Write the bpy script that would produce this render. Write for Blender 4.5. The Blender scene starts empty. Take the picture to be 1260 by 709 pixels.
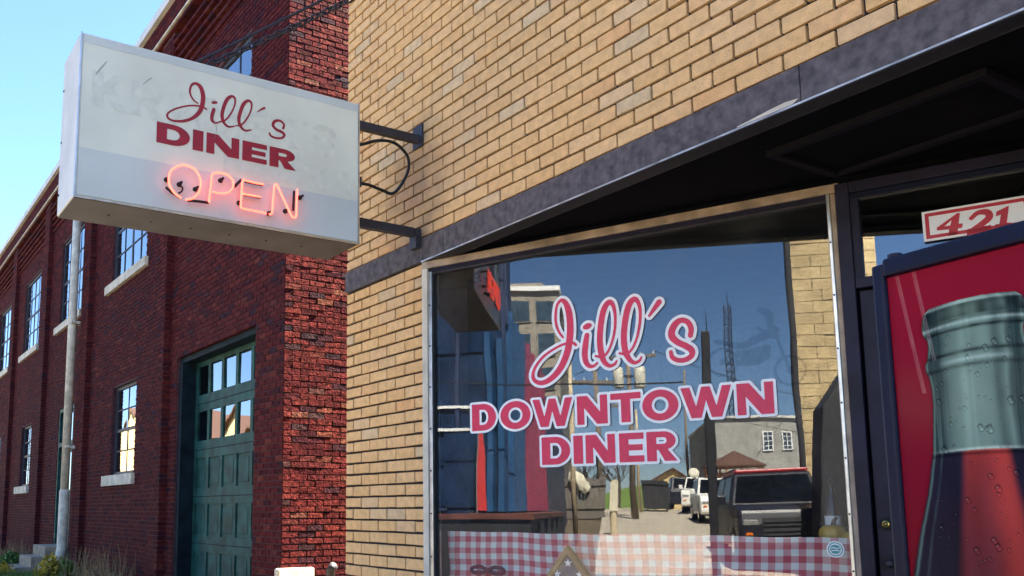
import bpy, math, random
import numpy as np
from mathutils import Vector, Matrix

random.seed(7)
rng = np.random.default_rng(11)
R = math.radians
scene = bpy.context.scene
col = scene.collection

# ------------------------------------------------------------------ camera
YAW, PITCH, ROLL = R(58.616), R(7.9226), R(0.1003)
FPX, PPX, PPY = 1124.24, 482.43, 470.09          # focal length and principal point of the cropped 1260x709 photo
CAM = np.array([0.0, -2.81, 1.5])
fwd = np.array([-math.sin(YAW) * math.cos(PITCH), math.cos(YAW) * math.cos(PITCH), math.sin(PITCH)])
rgt = np.array([math.cos(YAW), math.sin(YAW), 0.0])
dwn = np.cross(fwd, rgt)
c_, s_ = math.cos(ROLL), math.sin(ROLL)
RM = np.array([c_ * rgt + s_ * dwn, -s_ * rgt + c_ * dwn, fwd])
cam = bpy.data.cameras.new('camera')
cam.sensor_width = 36.0
cam.lens = FPX / 1260 * 36.0
cam.shift_x = (630 - PPX) / 1260
cam.shift_y = (PPY - 354.5) / 1260
cam.clip_start = 0.05
cam.clip_end = 3000
camo = bpy.data.objects.new('camera', cam)
col.objects.link(camo)
mw = Matrix(((RM[0][0], -RM[1][0], -RM[2][0], CAM[0]), (RM[0][1], -RM[1][1], -RM[2][1], CAM[1]),
             (RM[0][2], -RM[1][2], -RM[2][2], CAM[2]), (0, 0, 0, 1)))
camo.matrix_world = mw
scene.camera = camo

# ------------------------------------------------------------------ sky, sun, exposure
SUN_AZ, SUN_EL = R(13), R(55)                     # azimuth from +Y (behind the diner) towards +X
world = bpy.data.worlds.new('World')
scene.world = world
world.use_nodes = True
wn = world.node_tree
bg = wn.nodes['Background']
sky = wn.nodes.new('ShaderNodeTexSky')
sky.sky_type = 'NISHITA'
sky.sun_disc = False
sky.sun_elevation = SUN_EL
sky.sun_rotation = SUN_AZ
sky.air_density = 0.75
sky.dust_density = 0.4
sky.ozone_density = 4.0
hs = wn.nodes.new('ShaderNodeHueSaturation')
hs.inputs['Saturation'].default_value = 1.06
wn.links.new(sky.outputs[0], hs.inputs['Color'])
wn.links.new(hs.outputs[0], bg.inputs[0])
bg.inputs[1].default_value = 0.05
sd = bpy.data.lights.new('sun', 'SUN')
sd.energy = 5.0
sd.angle = R(0.53)
sd.color = (1.0, 0.9, 0.74)
suno = bpy.data.objects.new('sun', sd)
col.objects.link(suno)
sun_dir = Vector((math.sin(SUN_AZ) * math.cos(SUN_EL), math.cos(SUN_AZ) * math.cos(SUN_EL), math.sin(SUN_EL)))
suno.rotation_euler = (-sun_dir).to_track_quat('-Z', 'Y').to_euler()
suno.location = (0, 0, 40)
scene.render.engine = 'CYCLES'
vs = scene.view_settings
vs.view_transform = 'Standard'
vs.look = 'None'
vs.exposure = 3.5
vs.gamma = 1.0
vs.use_curve_mapping = False
scene.cycles.use_denoising = True
scene.cycles.denoiser = 'OPENIMAGEDENOISE'
scene.cycles.denoising_prefilter = 'ACCURATE'
scene.cycles.sample_clamp_indirect = 4.0
scene.cycles.max_bounces = 8
scene.cycles.transparent_max_bounces = 12
scene.cycles.caustics_reflective = False
scene.cycles.caustics_refractive = False


# ------------------------------------------------------------------ helpers
def project(p):
    q = RM @ (np.asarray(p, float) - CAM)
    return q[0] / q[2] * FPX + PPX, q[1] / q[2] * FPX + PPY, q[2]


MATS = {}


def pm(name, color, rough=0.7, metal=0.0, nscale=8.0, namt=0.25, bump=0.0, bscale=None, emit=None, spec=0.5, dark=None, stain=0.0):
    """procedural principled material: base colour broken up by two noises, fine bump"""
    m = bpy.data.materials.new(name)
    m.use_nodes = True
    nt = m.node_tree
    b = nt.nodes['Principled BSDF']
    b.inputs['Roughness'].default_value = rough
    b.inputs['Metallic'].default_value = metal
    b.inputs['Specular IOR Level'].default_value = spec
    geo = nt.nodes.new('ShaderNodeNewGeometry')
    n1 = nt.nodes.new('ShaderNodeTexNoise')
    n1.inputs['Scale'].default_value = nscale
    n1.inputs['Detail'].default_value = 6
    nt.links.new(geo.outputs['Position'], n1.inputs['Vector'])
    ramp = nt.nodes.new('ShaderNodeValToRGB')
    c = np.array(color)
    d = np.array(dark) if dark is not None else c * (1 - namt)
    l = np.minimum(c * (1 + namt * 0.7), 0.9)
    ramp.color_ramp.elements[0].color = (*d, 1)
    ramp.color_ramp.elements[0].position = 0.3
    ramp.color_ramp.elements[1].color = (*l, 1)
    ramp.color_ramp.elements[1].position = 0.7
    nt.links.new(n1.outputs['Fac'], ramp.inputs['Fac'])
    nt.links.new(ramp.outputs['Color'], b.inputs['Base Color'])
    if bump:
        n2 = nt.nodes.new('ShaderNodeTexNoise')
        n2.inputs['Scale'].default_value = bscale or nscale * 8
        n2.inputs['Detail'].default_value = 4
        nt.links.new(geo.outputs['Position'], n2.inputs['Vector'])
        bp = nt.nodes.new('ShaderNodeBump')
        bp.inputs['Strength'].default_value = bump
        bp.inputs['Distance'].default_value = 0.01
        nt.links.new(n2.outputs['Fac'], bp.inputs['Height'])
        nt.links.new(bp.outputs['Normal'], b.inputs['Normal'])
    if emit:
        b.inputs['Emission Color'].default_value = (*emit[0], 1)
        b.inputs['Emission Strength'].default_value = emit[1]
    MATS[name] = m
    return m


def brick_mat(name, stops, rough, bump, bscale, mott=0.35, stain_col=None, stain_scale=1.3, grime_shade=None):
    """brick: colour by brick (attribute 'tint' + object random), mottling, optional soot"""
    m = bpy.data.materials.new(name)
    m.use_nodes = True
    nt = m.node_tree
    L = nt.links.new
    b = nt.nodes['Principled BSDF']
    b.inputs['Roughness'].default_value = rough
    b.inputs['Specular IOR Level'].default_value = 0.06
    at = nt.nodes.new('ShaderNodeAttribute')
    at.attribute_name = 'tint'
    oi = nt.nodes.new('ShaderNodeObjectInfo')
    add = nt.nodes.new('ShaderNodeMath')
    add.operation = 'ADD'
    fr = nt.nodes.new('ShaderNodeMath')
    fr.operation = 'FRACT'
    L(at.outputs['Fac'], add.inputs[0])
    L(oi.outputs['Random'], add.inputs[1])
    L(add.outputs[0], fr.inputs[0])
    ramp = nt.nodes.new('ShaderNodeValToRGB')
    el = ramp.color_ramp.elements
    while len(el) > 1:
        el.remove(el[-1])
    el[0].position = stops[0][0]
    el[0].color = (*stops[0][1], 1)
    for p, c in stops[1:]:
        e = el.new(p)
        e.color = (*c, 1)
    L(fr.outputs[0], ramp.inputs[0])
    geo = nt.nodes.new('ShaderNodeNewGeometry')
    n1 = nt.nodes.new('ShaderNodeTexNoise')
    n1.inputs['Scale'].default_value = 22
    n1.inputs['Detail'].default_value = 8
    L(geo.outputs['Position'], n1.inputs['Vector'])
    mr = nt.nodes.new('ShaderNodeMapRange')
    mr.inputs['From Min'].default_value = 0.3
    mr.inputs['From Max'].default_value = 0.7
    mr.inputs['To Min'].default_value = 1 - mott
    mr.inputs['To Max'].default_value = 1 + mott * 0.6
    L(n1.outputs['Fac'], mr.inputs['Value'])
    mx = nt.nodes.new('ShaderNodeVectorMath')
    mx.operation = 'SCALE'
    L(ramp.outputs['Color'], mx.inputs[0])
    L(mr.outputs[0], mx.inputs['Scale'])
    pt = nt.nodes.new('ShaderNodeTexNoise')
    pt.inputs['Scale'].default_value = 190
    pt.inputs['Detail'].default_value = 2
    L(geo.outputs['Position'], pt.inputs['Vector'])
    pr = nt.nodes.new('ShaderNodeMapRange')
    pr.inputs['From Min'].default_value = .60
    pr.inputs['From Max'].default_value = .70
    pr.inputs['To Min'].default_value = 1.0
    pr.inputs['To Max'].default_value = .62
    L(pt.outputs['Fac'], pr.inputs['Value'])
    mp = nt.nodes.new('ShaderNodeVectorMath')
    mp.operation = 'SCALE'
    L(mx.outputs[0], mp.inputs[0])
    L(pr.outputs[0], mp.inputs['Scale'])
    last = mp.outputs[0]
    if stain_col:
        n3 = nt.nodes.new('ShaderNodeTexNoise')
        n3.inputs['Scale'].default_value = stain_scale
        n3.inputs['Detail'].default_value = 5
        L(geo.outputs['Position'], n3.inputs['Vector'])
        r3 = nt.nodes.new('ShaderNodeMapRange')
        r3.inputs['From Min'].default_value = 0.52
        r3.inputs['From Max'].default_value = 0.75
        r3.inputs['To Max'].default_value = 0.55
        L(n3.outputs['Fac'], r3.inputs['Value'])
        mix = nt.nodes.new('ShaderNodeMix')
        mix.data_type = 'RGBA'
        L(r3.outputs[0], mix.inputs['Factor'])
        L(last, mix.inputs['A'])
        mix.inputs['B'].default_value = (*stain_col, 1)
        last = mix.outputs['Result']
    if grime_shade:                                        # grime and soft bracket shadow painted together on the brick, broken up by noise
        cn, scl = grime_shade
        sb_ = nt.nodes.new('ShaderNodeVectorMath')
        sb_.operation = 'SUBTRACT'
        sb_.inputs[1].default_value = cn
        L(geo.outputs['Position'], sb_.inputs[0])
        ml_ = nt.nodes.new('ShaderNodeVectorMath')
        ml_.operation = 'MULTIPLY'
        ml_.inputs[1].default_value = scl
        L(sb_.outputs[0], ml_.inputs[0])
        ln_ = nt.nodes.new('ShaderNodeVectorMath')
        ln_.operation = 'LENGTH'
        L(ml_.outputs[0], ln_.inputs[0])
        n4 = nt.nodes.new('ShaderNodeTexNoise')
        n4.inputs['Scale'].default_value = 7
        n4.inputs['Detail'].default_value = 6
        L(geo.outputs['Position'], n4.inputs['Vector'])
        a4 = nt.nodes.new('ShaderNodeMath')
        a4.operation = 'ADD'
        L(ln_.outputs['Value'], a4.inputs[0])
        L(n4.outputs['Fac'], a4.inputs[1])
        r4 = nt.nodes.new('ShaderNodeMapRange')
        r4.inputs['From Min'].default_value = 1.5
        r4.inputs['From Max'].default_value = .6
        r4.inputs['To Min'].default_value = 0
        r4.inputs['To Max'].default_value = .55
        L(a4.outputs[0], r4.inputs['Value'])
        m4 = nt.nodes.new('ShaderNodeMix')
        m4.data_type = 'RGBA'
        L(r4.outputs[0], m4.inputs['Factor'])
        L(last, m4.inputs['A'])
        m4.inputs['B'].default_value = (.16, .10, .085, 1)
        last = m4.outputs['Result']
    L(last, b.inputs['Base Color'])
    n2 = nt.nodes.new('ShaderNodeTexNoise')
    n2.inputs['Scale'].default_value = bscale
    n2.inputs['Detail'].default_value = 5
    L(geo.outputs['Position'], n2.inputs['Vector'])
    bp = nt.nodes.new('ShaderNodeBump')
    bp.inputs['Strength'].default_value = bump
    bp.inputs['Distance'].default_value = 0.012
    L(n2.outputs['Fac'], bp.inputs['Height'])
    L(bp.outputs['Normal'], b.inputs['Normal'])
    MATS[name] = m
    return m


def glass_mat(name, r0, tint=(0.9, 0.95, 0.95), wav=0.0, wscale=1.5, rough=0.0, dist=0.01, dust=0.0):
    """pane: transparent + mirror, weighted by Schlick's curve, slightly wavy"""
    m = bpy.data.materials.new(name)
    m.use_nodes = True
    nt = m.node_tree
    L = nt.links.new
    nt.nodes.remove(nt.nodes['Principled BSDF'])
    out = nt.nodes['Material Output']
    lw = nt.nodes.new('ShaderNodeLayerWeight')
    lw.inputs['Blend'].default_value = 0.5
    pw = nt.nodes.new('ShaderNodeMath')
    pw.operation = 'POWER'
    pw.inputs[1].default_value = 4.0
    L(lw.outputs['Facing'], pw.inputs[0])
    mr = nt.nodes.new('ShaderNodeMapRange')
    mr.inputs['To Min'].default_value = r0
    mr.inputs['To Max'].default_value = 1.0
    L(pw.outputs[0], mr.inputs['Value'])
    tr = nt.nodes.new('ShaderNodeBsdfTransparent')
    tr.inputs[0].default_value = (*tint, 1)
    gl = nt.nodes.new('ShaderNodeBsdfGlossy')
    gl.inputs['Roughness'].default_value = rough
    gl.inputs['Color'].default_value = (0.95, 0.97, 1, 1)
    mix = nt.nodes.new('ShaderNodeMixShader')
    L(mr.outputs[0], mix.inputs[0])
    L(tr.outputs[0], mix.inputs[1])
    L(gl.outputs[0], mix.inputs[2])
    if dust:
        gd_ = nt.nodes.new('ShaderNodeNewGeometry')
        dn = nt.nodes.new('ShaderNodeTexNoise')
        dn.inputs['Scale'].default_value = 4
        dn.inputs['Detail'].default_value = 8
        L(gd_.outputs['Position'], dn.inputs['Vector'])
        sp_n = nt.nodes.new('ShaderNodeTexVoronoi')
        sp_n.inputs['Scale'].default_value = 26
        L(gd_.outputs['Position'], sp_n.inputs['Vector'])
        spr = nt.nodes.new('ShaderNodeMapRange')
        spr.inputs['From Min'].default_value = .10
        spr.inputs['From Max'].default_value = .04
        spr.inputs['To Max'].default_value = .22
        L(sp_n.outputs['Distance'], spr.inputs['Value'])
        dr1 = nt.nodes.new('ShaderNodeMapRange')
        dr1.inputs['From Min'].default_value = .45
        dr1.inputs['From Max'].default_value = .75
        dr1.inputs['To Min'].default_value = dust * .3
        dr1.inputs['To Max'].default_value = dust * 2.2
        L(dn.outputs['Fac'], dr1.inputs['Value'])
        gate = nt.nodes.new('ShaderNodeMath')
        gate.operation = 'MULTIPLY'
        L(spr.outputs[0], gate.inputs[0])
        L(dn.outputs['Fac'], gate.inputs[1])
        ads = nt.nodes.new('ShaderNodeMath')
        ads.operation = 'ADD'
        L(gate.outputs[0], ads.inputs[0])
        L(dr1.outputs[0], ads.inputs[1])
        df = nt.nodes.new('ShaderNodeBsdfDiffuse')
        df.inputs[0].default_value = (.55, .55, .52, 1)
        mx2 = nt.nodes.new('ShaderNodeMixShader')
        L(ads.outputs[0], mx2.inputs[0])
        L(mix.outputs[0], mx2.inputs[1])
        L(df.outputs[0], mx2.inputs[2])
        L(mx2.outputs[0], out.inputs[0])
    else:
        L(mix.outputs[0], out.inputs[0])
    if wav:
        geo = nt.nodes.new('ShaderNodeNewGeometry')
        n2 = nt.nodes.new('ShaderNodeTexNoise')
        n2.inputs['Scale'].default_value = wscale
        n2.inputs['Detail'].default_value = 1
        L(geo.outputs['Position'], n2.inputs['Vector'])
        bp = nt.nodes.new('ShaderNodeBump')
        bp.inputs['Strength'].default_value = wav
        bp.inputs['Distance'].default_value = dist
        L(n2.outputs['Fac'], bp.inputs['Height'])
        L(bp.outputs['Normal'], gl.inputs['Normal'])
    MATS[name] = m
    return m


class MB:
    def __init__(s):
        s.v = []
        s.f = []

    def quadbox(s, x0, x1, y0, y1, z0, z1):
        n = len(s.v)
        s.v += [(x0, y0, z0), (x1, y0, z0), (x1, y1, z0), (x0, y1, z0), (x0, y0, z1), (x1, y0, z1), (x1, y1, z1), (x0, y1, z1)]
        s.f += [tuple(n + i for i in q) for q in ((0, 3, 2, 1), (4, 5, 6, 7), (0, 1, 5, 4), (1, 2, 6, 5), (2, 3, 7, 6), (3, 0, 4, 7))]
        return s

    box = quadbox

    def tube(s, pts, r, n=10, cap=True):
        pts = [Vector(p) for p in pts]
        rr = r if isinstance(r, (list, tuple)) else [r] * len(pts)
        b = len(s.v)
        up = None
        for i, p in enumerate(pts):
            t = (pts[min(i + 1, len(pts) - 1)] - pts[max(i - 1, 0)]).normalized()
            if up is None:
                a = Vector((0, 0, 1)) if abs(t.z) < 0.9 else Vector((1, 0, 0))
                up = t.cross(a).normalized()
            up = (up - t * up.dot(t)).normalized()
            w = t.cross(up)
            for k in range(n):
                an = 2 * math.pi * k / n
                s.v.append(tuple(p + rr[i] * (math.cos(an) * up + math.sin(an) * w)))
        for i in range(len(pts) - 1):
            for k in range(n):
                a = b + i * n + k
                c = b + i * n + (k + 1) % n
                s.f.append((a, c, c + n, a + n))
        if cap:
            s.f.append(tuple(b + k for k in range(n))[::-1])
            s.f.append(tuple(b + (len(pts) - 1) * n + k for k in range(n)))
        return s

    def prism(s, poly, fn0, fn1):
        """poly of (a,b), mapped through fn0 and fn1 to the two end caps"""
        n = len(poly)
        b = len(s.v)
        s.v += [fn0(*p) for p in poly] + [fn1(*p) for p in poly]
        s.f.append(tuple(range(b, b + n)))
        s.f.append(tuple(range(b + 2 * n - 1, b + n - 1, -1)))
        for i in range(n):
            j = (i + 1) % n
            s.f.append((b + j, b + i, b + n + i, b + n + j))
        return s

    def lathe(s, prof, c=(0, 0, 0), n=24):
        b = len(s.v)
        for r, z in prof:
            for k in range(n):
                a = 2 * math.pi * k / n
                s.v.append((c[0] + r * math.cos(a), c[1] + r * math.sin(a), c[2] + z))
        for i in range(len(prof) - 1):
            for k in range(n):
                a = b + i * n + k
                d = b + i * n + (k + 1) % n
                s.f.append((a, d, d + n, a + n))
        return s

    def mesh(s, name):
        me = bpy.data.meshes.new(name)
        me.from_pydata(s.v, [], s.f)
        me.update()
        return me


def obj(name, geo, mat, parent=None, kind=None, label=None, cat=None, group=None, loc=None, rz=None, smooth=False, bevel=0.0):
    me = geo.mesh(name) if isinstance(geo, MB) else geo
    if mat is not None and not me.materials:
        me.materials.append(mat if not isinstance(mat, str) else MATS[mat])
    o = bpy.data.objects.new(name, me)
    col.objects.link(o)
    if parent is not None:
        o.parent = parent
    if loc is not None:
        o.location = loc
    if rz is not None:
        o.rotation_euler.z = rz
    for k, v in (('kind', kind), ('label', label), ('category', cat), ('group', group)):
        if v:
            o[k] = v
    if smooth:
        me.polygons.foreach_set('use_smooth', [True] * len(me.polygons))
    if bevel:
        md = o.modifiers.new('bevel', 'BEVEL')
        md.width = bevel
        md.segments = 2
        md.limit_method = 'ANGLE'
    return o


def thing(name, label, cat, loc=(0, 0, 0), rz=0.0, group=None):
    o = bpy.data.objects.new(name, None)
    o.empty_display_size = 0.2
    col.objects.link(o)
    o.location = loc
    o.rotation_euler.z = rz
    o['label'] = label
    o['category'] = cat
    if group:
        o['group'] = group
    return o


def bx(name, x0, x1, y0, y1, z0, z1, mat, parent=None, **k):
    return obj(name, MB().box(x0, x1, y0, y1, z0, z1), mat, parent, **k)


# ---- flat lettering: signed distance field -> marching squares -> clean flat mesh
def catmull(pts, n=14):
    p = np.array(pts, float)
    p = np.vstack([2 * p[0] - p[1], p, 2 * p[-1] - p[-2]])
    out = []
    for i in range(1, len(p) - 2):
        for t in np.linspace(0, 1, n, endpoint=False):
            t2, t3 = t * t, t ** 3
            out.append(0.5 * ((2 * p[i]) + (-p[i - 1] + p[i + 1]) * t + (2 * p[i - 1] - 5 * p[i] + 4 * p[i + 1] - p[i + 2]) * t2
                              + (-p[i - 1] + 3 * p[i] - 3 * p[i + 1] + p[i + 2]) * t3))
    out.append(p[-2])
    return np.array(out)


def sd_shape(sh, X, Y):
    kind, dat = sh
    if kind == 'stroke':                      # rows of (x, y, half width)
        s = catmull(dat)
        d = np.full(X.shape, 1e9)
        for x, y, r in s:
            d = np.minimum(d, np.hypot(X - x, Y - y) - r)
        return d
    d = np.full(X.shape, 1e9)
    ins = np.zeros(X.shape, bool)
    for ring in dat:
        r = np.array(ring, float)
        for (x0, y0), (x1, y1) in zip(r, np.roll(r, -1, 0)):
            dx, dy = x1 - x0, y1 - y0
            t = np.clip(((X - x0) * dx + (Y - y0) * dy) / (dx * dx + dy * dy + 1e-12), 0, 1)
            d = np.minimum(d, np.hypot(X - x0 - t * dx, Y - y0 - t * dy))
            cr = (y0 > Y) != (y1 > Y)
            ins ^= cr & (X < (x1 - x0) * (Y - y0) / (y1 - y0 + 1e-12) + x0)
    return np.where(ins, -d, d)


MS = {1: [('a', 'ab', 'da')], 2: [('b', 'bc', 'ab')], 4: [('c', 'cd', 'bc')], 8: [('d', 'da', 'cd')],
      3: [('a', 'b', 'bc', 'da')], 6: [('b', 'c', 'cd', 'ab')], 12: [('c', 'd', 'da', 'bc')], 9: [('d', 'a', 'ab', 'cd')],
      7: [('a', 'b', 'c', 'cd', 'da')], 14: [('b', 'c', 'd', 'da', 'ab')], 13: [('c', 'd', 'a', 'ab', 'bc')], 11: [('d', 'a', 'b', 'bc', 'cd')],
      5: [('a', 'ab', 'da'), ('c', 'cd', 'bc')], 10: [('b', 'bc', 'ab'), ('d', 'da', 'cd')]}


def flat_mesh(name, shapes, iso, res, fn):
    """region where the union's distance < iso, mapped to 3D through fn(x, y)"""
    ext = []
    for k, d in shapes:
        a = np.vstack([np.array(r, float)[:, :2] for r in (d if k == 'poly' else [d])])
        w = max((q[2] for q in d), default=0) if k == 'stroke' else 0
        ext.append((a.min(0) - w, a.max(0) + w))
    lo = np.min([e[0] for e in ext], 0) - iso - 2 * res
    hi = np.max([e[1] for e in ext], 0) + iso + 2 * res
    xs = np.arange(lo[0], hi[0] + res, res)
    ys = np.arange(lo[1], hi[1] + res, res)
    X, Y = np.meshgrid(xs, ys)
    D = np.full(X.shape, 1e9)
    for s in shapes:
        D = np.minimum(D, sd_shape(s, X, Y))
    D = D - iso
    D[D == 0] = 1e-9
    I = D < 0
    code = I[:-1, :-1] * 1 + I[:-1, 1:] * 2 + I[1:, 1:] * 4 + I[1:, :-1] * 8
    verts, faces, idx = [], [], {}

    def vert(key, p):
        if key not in idx:
            idx[key] = len(verts)
            verts.append(fn(*p))
        return idx[key]

    ny, nx = code.shape
    for j in range(ny):
        row = code[j]
        i = 0
        while i < nx:
            cc = row[i]
            if cc == 0:
                i += 1
                continue
            if cc == 15:
                k = i
                while k < nx and row[k] == 15:
                    k += 1
                faces.append((vert((i, j), (xs[i], ys[j])), vert((k, j), (xs[k], ys[j])), vert((k, j + 1), (xs[k], ys[j + 1])), vert((i, j + 1), (xs[i], ys[j + 1]))))
                i = k
                continue
            cor = {'a': (i, j), 'b': (i + 1, j), 'c': (i + 1, j + 1), 'd': (i, j + 1)}
            for pl in MS[cc]:
                f = []
                for q in pl:
                    if len(q) == 1:
                        ci, cj = cor[q]
                        f.append(vert((ci, cj), (xs[ci], ys[cj])))
                    else:
                        (i0, j0), (i1, j1) = sorted((cor[q[0]], cor[q[1]]))
                        t = D[j0, i0] / (D[j0, i0] - D[j1, i1])
                        f.append(vert((i0, j0, i1, j1), (xs[i0] + t * (xs[i1] - xs[i0]), ys[j0] + t * (ys[j1] - ys[j0]))))
                faces.append(tuple(f))
            i += 1
    me = bpy.data.meshes.new(name)
    me.from_pydata(verts, [], faces)
    me.update()
    return me


def arc(cx, cy, rx, ry, a0, a1, n=28):
    return [(cx + rx * math.cos(a), cy + ry * math.sin(a)) for a in np.linspace(R(a0), R(a1), n)]


def glyph(ch, x0, x1, y0, y1, sv, sh):
    """heavy extended sans capitals as polygons; sv = stem width, sh = bar height"""
    w, h = x1 - x0, y1 - y0
    ym = (y0 + y1) / 2
    if ch == 'D':
        o = [(x0, y0)] + arc(x1 - 0.52 * w, ym, 0.52 * w, h / 2, -90, 90) + [(x0, y1)]
        i = [(x0 + sv, y0 + sh)] + arc(x1 - 0.52 * w, ym, 0.52 * w - sv, h / 2 - sh, -90, 90) + [(x0 + sv, y1 - sh)]
        return [('poly', [o, i])]
    if ch == 'O':
        cx = (x0 + x1) / 2
        return [('poly', [arc(cx, ym, w / 2, h / 2 * 1.03, 0, 357, 60), arc(cx, ym, w / 2 - sv, h / 2 - sh, 0, 357, 60)])]
    if ch == 'I':
        return [('poly', [[(x0, y0), (x1, y0), (x1, y1), (x0, y1)]])]
    if ch == 'N':
        d = sv * 1.18
        return [('poly', [[(x0, y0), (x0 + sv * .82, y0), (x0 + sv * .82, y1 - h * .42), (x1 - d, y0), (x1, y0), (x1, y1), (x1 - sv * .82, y1), (x1 - sv * .82, y0 + h * .42), (x0 + d, y1), (x0, y1)]])]
    if ch == 'E':
        m0, m1 = ym - sh * .46, ym + sh * .46
        xe = x1 - w * .05
        return [('poly', [[(x0, y0), (x1, y0), (x1, y0 + sh), (x0 + sv, y0 + sh), (x0 + sv, m0), (xe, m0), (xe, m1), (x0 + sv, m1), (x0 + sv, y1 - sh), (x1, y1 - sh), (x1, y1), (x0, y1)]])]
    if ch == 'T':
        cx = (x0 + x1) / 2
        return [('poly', [[(cx - sv / 2, y0), (cx + sv / 2, y0), (cx + sv / 2, y1 - sh), (x1, y1 - sh), (x1, y1), (x0, y1), (x0, y1 - sh), (cx - sv / 2, y1 - sh)]])]
    if ch == 'W':
        q = [(0, 1), (.2, .0), (.4, .0), (.5, .56), (.6, .0), (.8, .0), (1, 1), (.82, 1), (.70, .36), (.585, 1), (.415, 1), (.30, .36), (.18, 1)]
        return [('poly', [[(x0 + a * w, y0 + b * h) for a, b in q]])]
    if ch == 'R':
        yb = y0 + h * .38
        rx = w * .40
        cy, ry = (y1 + yb) / 2, (y1 - yb) / 2
        o = [(x0, y0), (x0 + sv, y0), (x0 + sv, yb)] + arc(x1 - rx - w * .04, cy, rx, ry, -90, 90) + [(x0, y1)]
        i = [(x0 + sv, yb + sh * .9)] + arc(x1 - rx - w * .04, cy, rx - sv * .9, ry - sh * .9, -90, 90) + [(x0 + sv, y1 - sh * .9)]
        leg = [(x0 + w * .38, yb + .01 * h), (x0 + w * .66, yb + .05 * h), (x1, y0), (x1 - sv * 1.25, y0)]
        return [('poly', [o, i]), ('poly', [leg])]


# ------------------------------------------------------------------ materials
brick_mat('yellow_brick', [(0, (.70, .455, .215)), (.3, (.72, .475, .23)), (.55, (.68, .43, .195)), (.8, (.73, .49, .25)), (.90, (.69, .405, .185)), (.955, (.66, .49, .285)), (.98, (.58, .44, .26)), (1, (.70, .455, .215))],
          .75, .35, 110, .16, (.55, .36, .20), .9, grime_shade=((-4.36, 0, 3.36), (1/.42, 1, 1/.55)))
RED_STOPS = [(0, (.072, .0125, .0150)), (.25, (.100, .017, .017)), (.5, (.054, .0095, .0135)), (.7, (.115, .022, .019)), (.82, (.048, .0105, .017)), (.90, (.034, .018, .028)), (.94, (.135, .032, .025)), (1, (.080, .0135, .0155))]
brick_mat('red_brick', RED_STOPS, .85, 1.0, 60, .5, (.042, .009, .014), .35)
brick_mat('pier_brick', [(0, (.085, .013, .014)), (.3, (.115, .018, .016)), (.5, (.062, .010, .012)), (.7, (.135, .024, .019)), (.82, (.055, .011, .015)), (.90, (.036, .022, .028)), (.95, (.19, .065, .04)), (1, (.095, .015, .015))],
          .9, 1.0, 45, .85, (.05, .009, .012), 1.6)
pm('pier_mortar', (.022, .010, .014), .95, namt=.5, nscale=14)
pm('yellow_mortar', (.032, .023, .028), .95, namt=.4, nscale=20, bump=.4)
pm('red_mortar', (.060, .026, .032), .95, namt=.5, nscale=12, bump=.5)
pm('band_stone', (.115, .105, .11), .8, spec=.15, nscale=26, namt=.3, dark=(.058, .053, .060), bump=.4, bscale=120)
pm('band_flashing', (.55, .55, .53), .45, metal=.6, nscale=9, namt=.5)
pm('black_paint', (.012, .012, .017), .55, nscale=6, namt=.4, bump=.1)
pm('soffit_paint', (.003, .003, .005), .8, spec=.1, nscale=4, namt=.5)
pm('navy_paint', (.012, .011, .030), .5, spec=.25, nscale=7, namt=.5, bump=.1, bscale=60)
pm('soffit_trim', (.005, .0045, .009), .7, spec=.2)
pm('navy_bright', (.005, .008, .026), .4, spec=.2, nscale=7, namt=.4)
pm('cream_frame', (.62, .57, .45), .5, nscale=6, namt=.3, bump=.1)
pm('weathered_wood', (.40, .31, .225), .7, nscale=9, namt=.45, bump=.2)
pm('aluminium', (.62, .63, .6), .3, metal=.85, nscale=11, namt=.3)
pm('rubber', (.01, .01, .012), .8)
glass_mat('shop_glass', .052, (.93, .96, .97), wav=.035, wscale=2.1, dist=.02, dust=.012)
glass_mat('door_glass', .10, (.75, .8, .82), wav=.03, wscale=2.0)
glass_mat('old_glass', .20, (.25, .28, .3), wav=.10, wscale=2.0, dist=.02)
glass_mat('car_glass', .07, (.25, .27, .28))
pm('letter_red', (.68, .025, .085), .45, nscale=30, namt=.10)
pm('letter_white', (.86, .88, .86), .5, nscale=30, namt=.06)
pm('sign_letter', (.27, .006, .022), .5, nscale=25, namt=.15)
pm('sign_face', (.62, .67, .58), .4, nscale=3, namt=.10, bump=.03)
pm('sign_patch', (.49, .56, .55), .45, nscale=3, namt=.10)
pm('sign_ghost', (.592, .645, .562), .42, nscale=18, namt=.12)
pm('sign_metal', (.62, .63, .56), .45, nscale=4, namt=.2, bump=.05)
pm('sign_under', (.062, .055, .066), .6, nscale=6, namt=.4)
pm('sign_scratch', (.30, .30, .27), .7)
pm('iron', (.02, .018, .025), .6, nscale=20, namt=.5, bump=.2)
pm('rust', (.10, .035, .025), .9, nscale=12, namt=.6)
pm('neon', (.9, .3, .2), .3, emit=((1.0, .066, .036), .56), namt=0)
pm('green_paint', (.015, .074, .066), .6, spec=.15, nscale=5, namt=.5, bump=.12)
pm('green_dark', (.006, .016, .024), .7, spec=.1, nscale=5, namt=.5)
pm('stone_sill', (.56, .52, .40), .8, nscale=7, namt=.3, bump=.2)
pm('cream_pipe', (.66, .61, .47), .6, nscale=6, namt=.35, bump=.15)
pm('coping', (.60, .60, .56), .6, nscale=3, namt=.2)
pm('concrete', (.30, .25, .18), .9, nscale=6, namt=.4, bump=.4)
pm('asphalt', (.30, .275, .235), .9, nscale=3, namt=.35, bump=.3, bscale=60)
pm('worn_asphalt', (.38, .335, .265), .9, nscale=1.2, namt=.25, bump=.3, bscale=60)
pm('pavement', (.36, .33, .28), .9, nscale=2, namt=.25, bump=.2)
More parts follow.
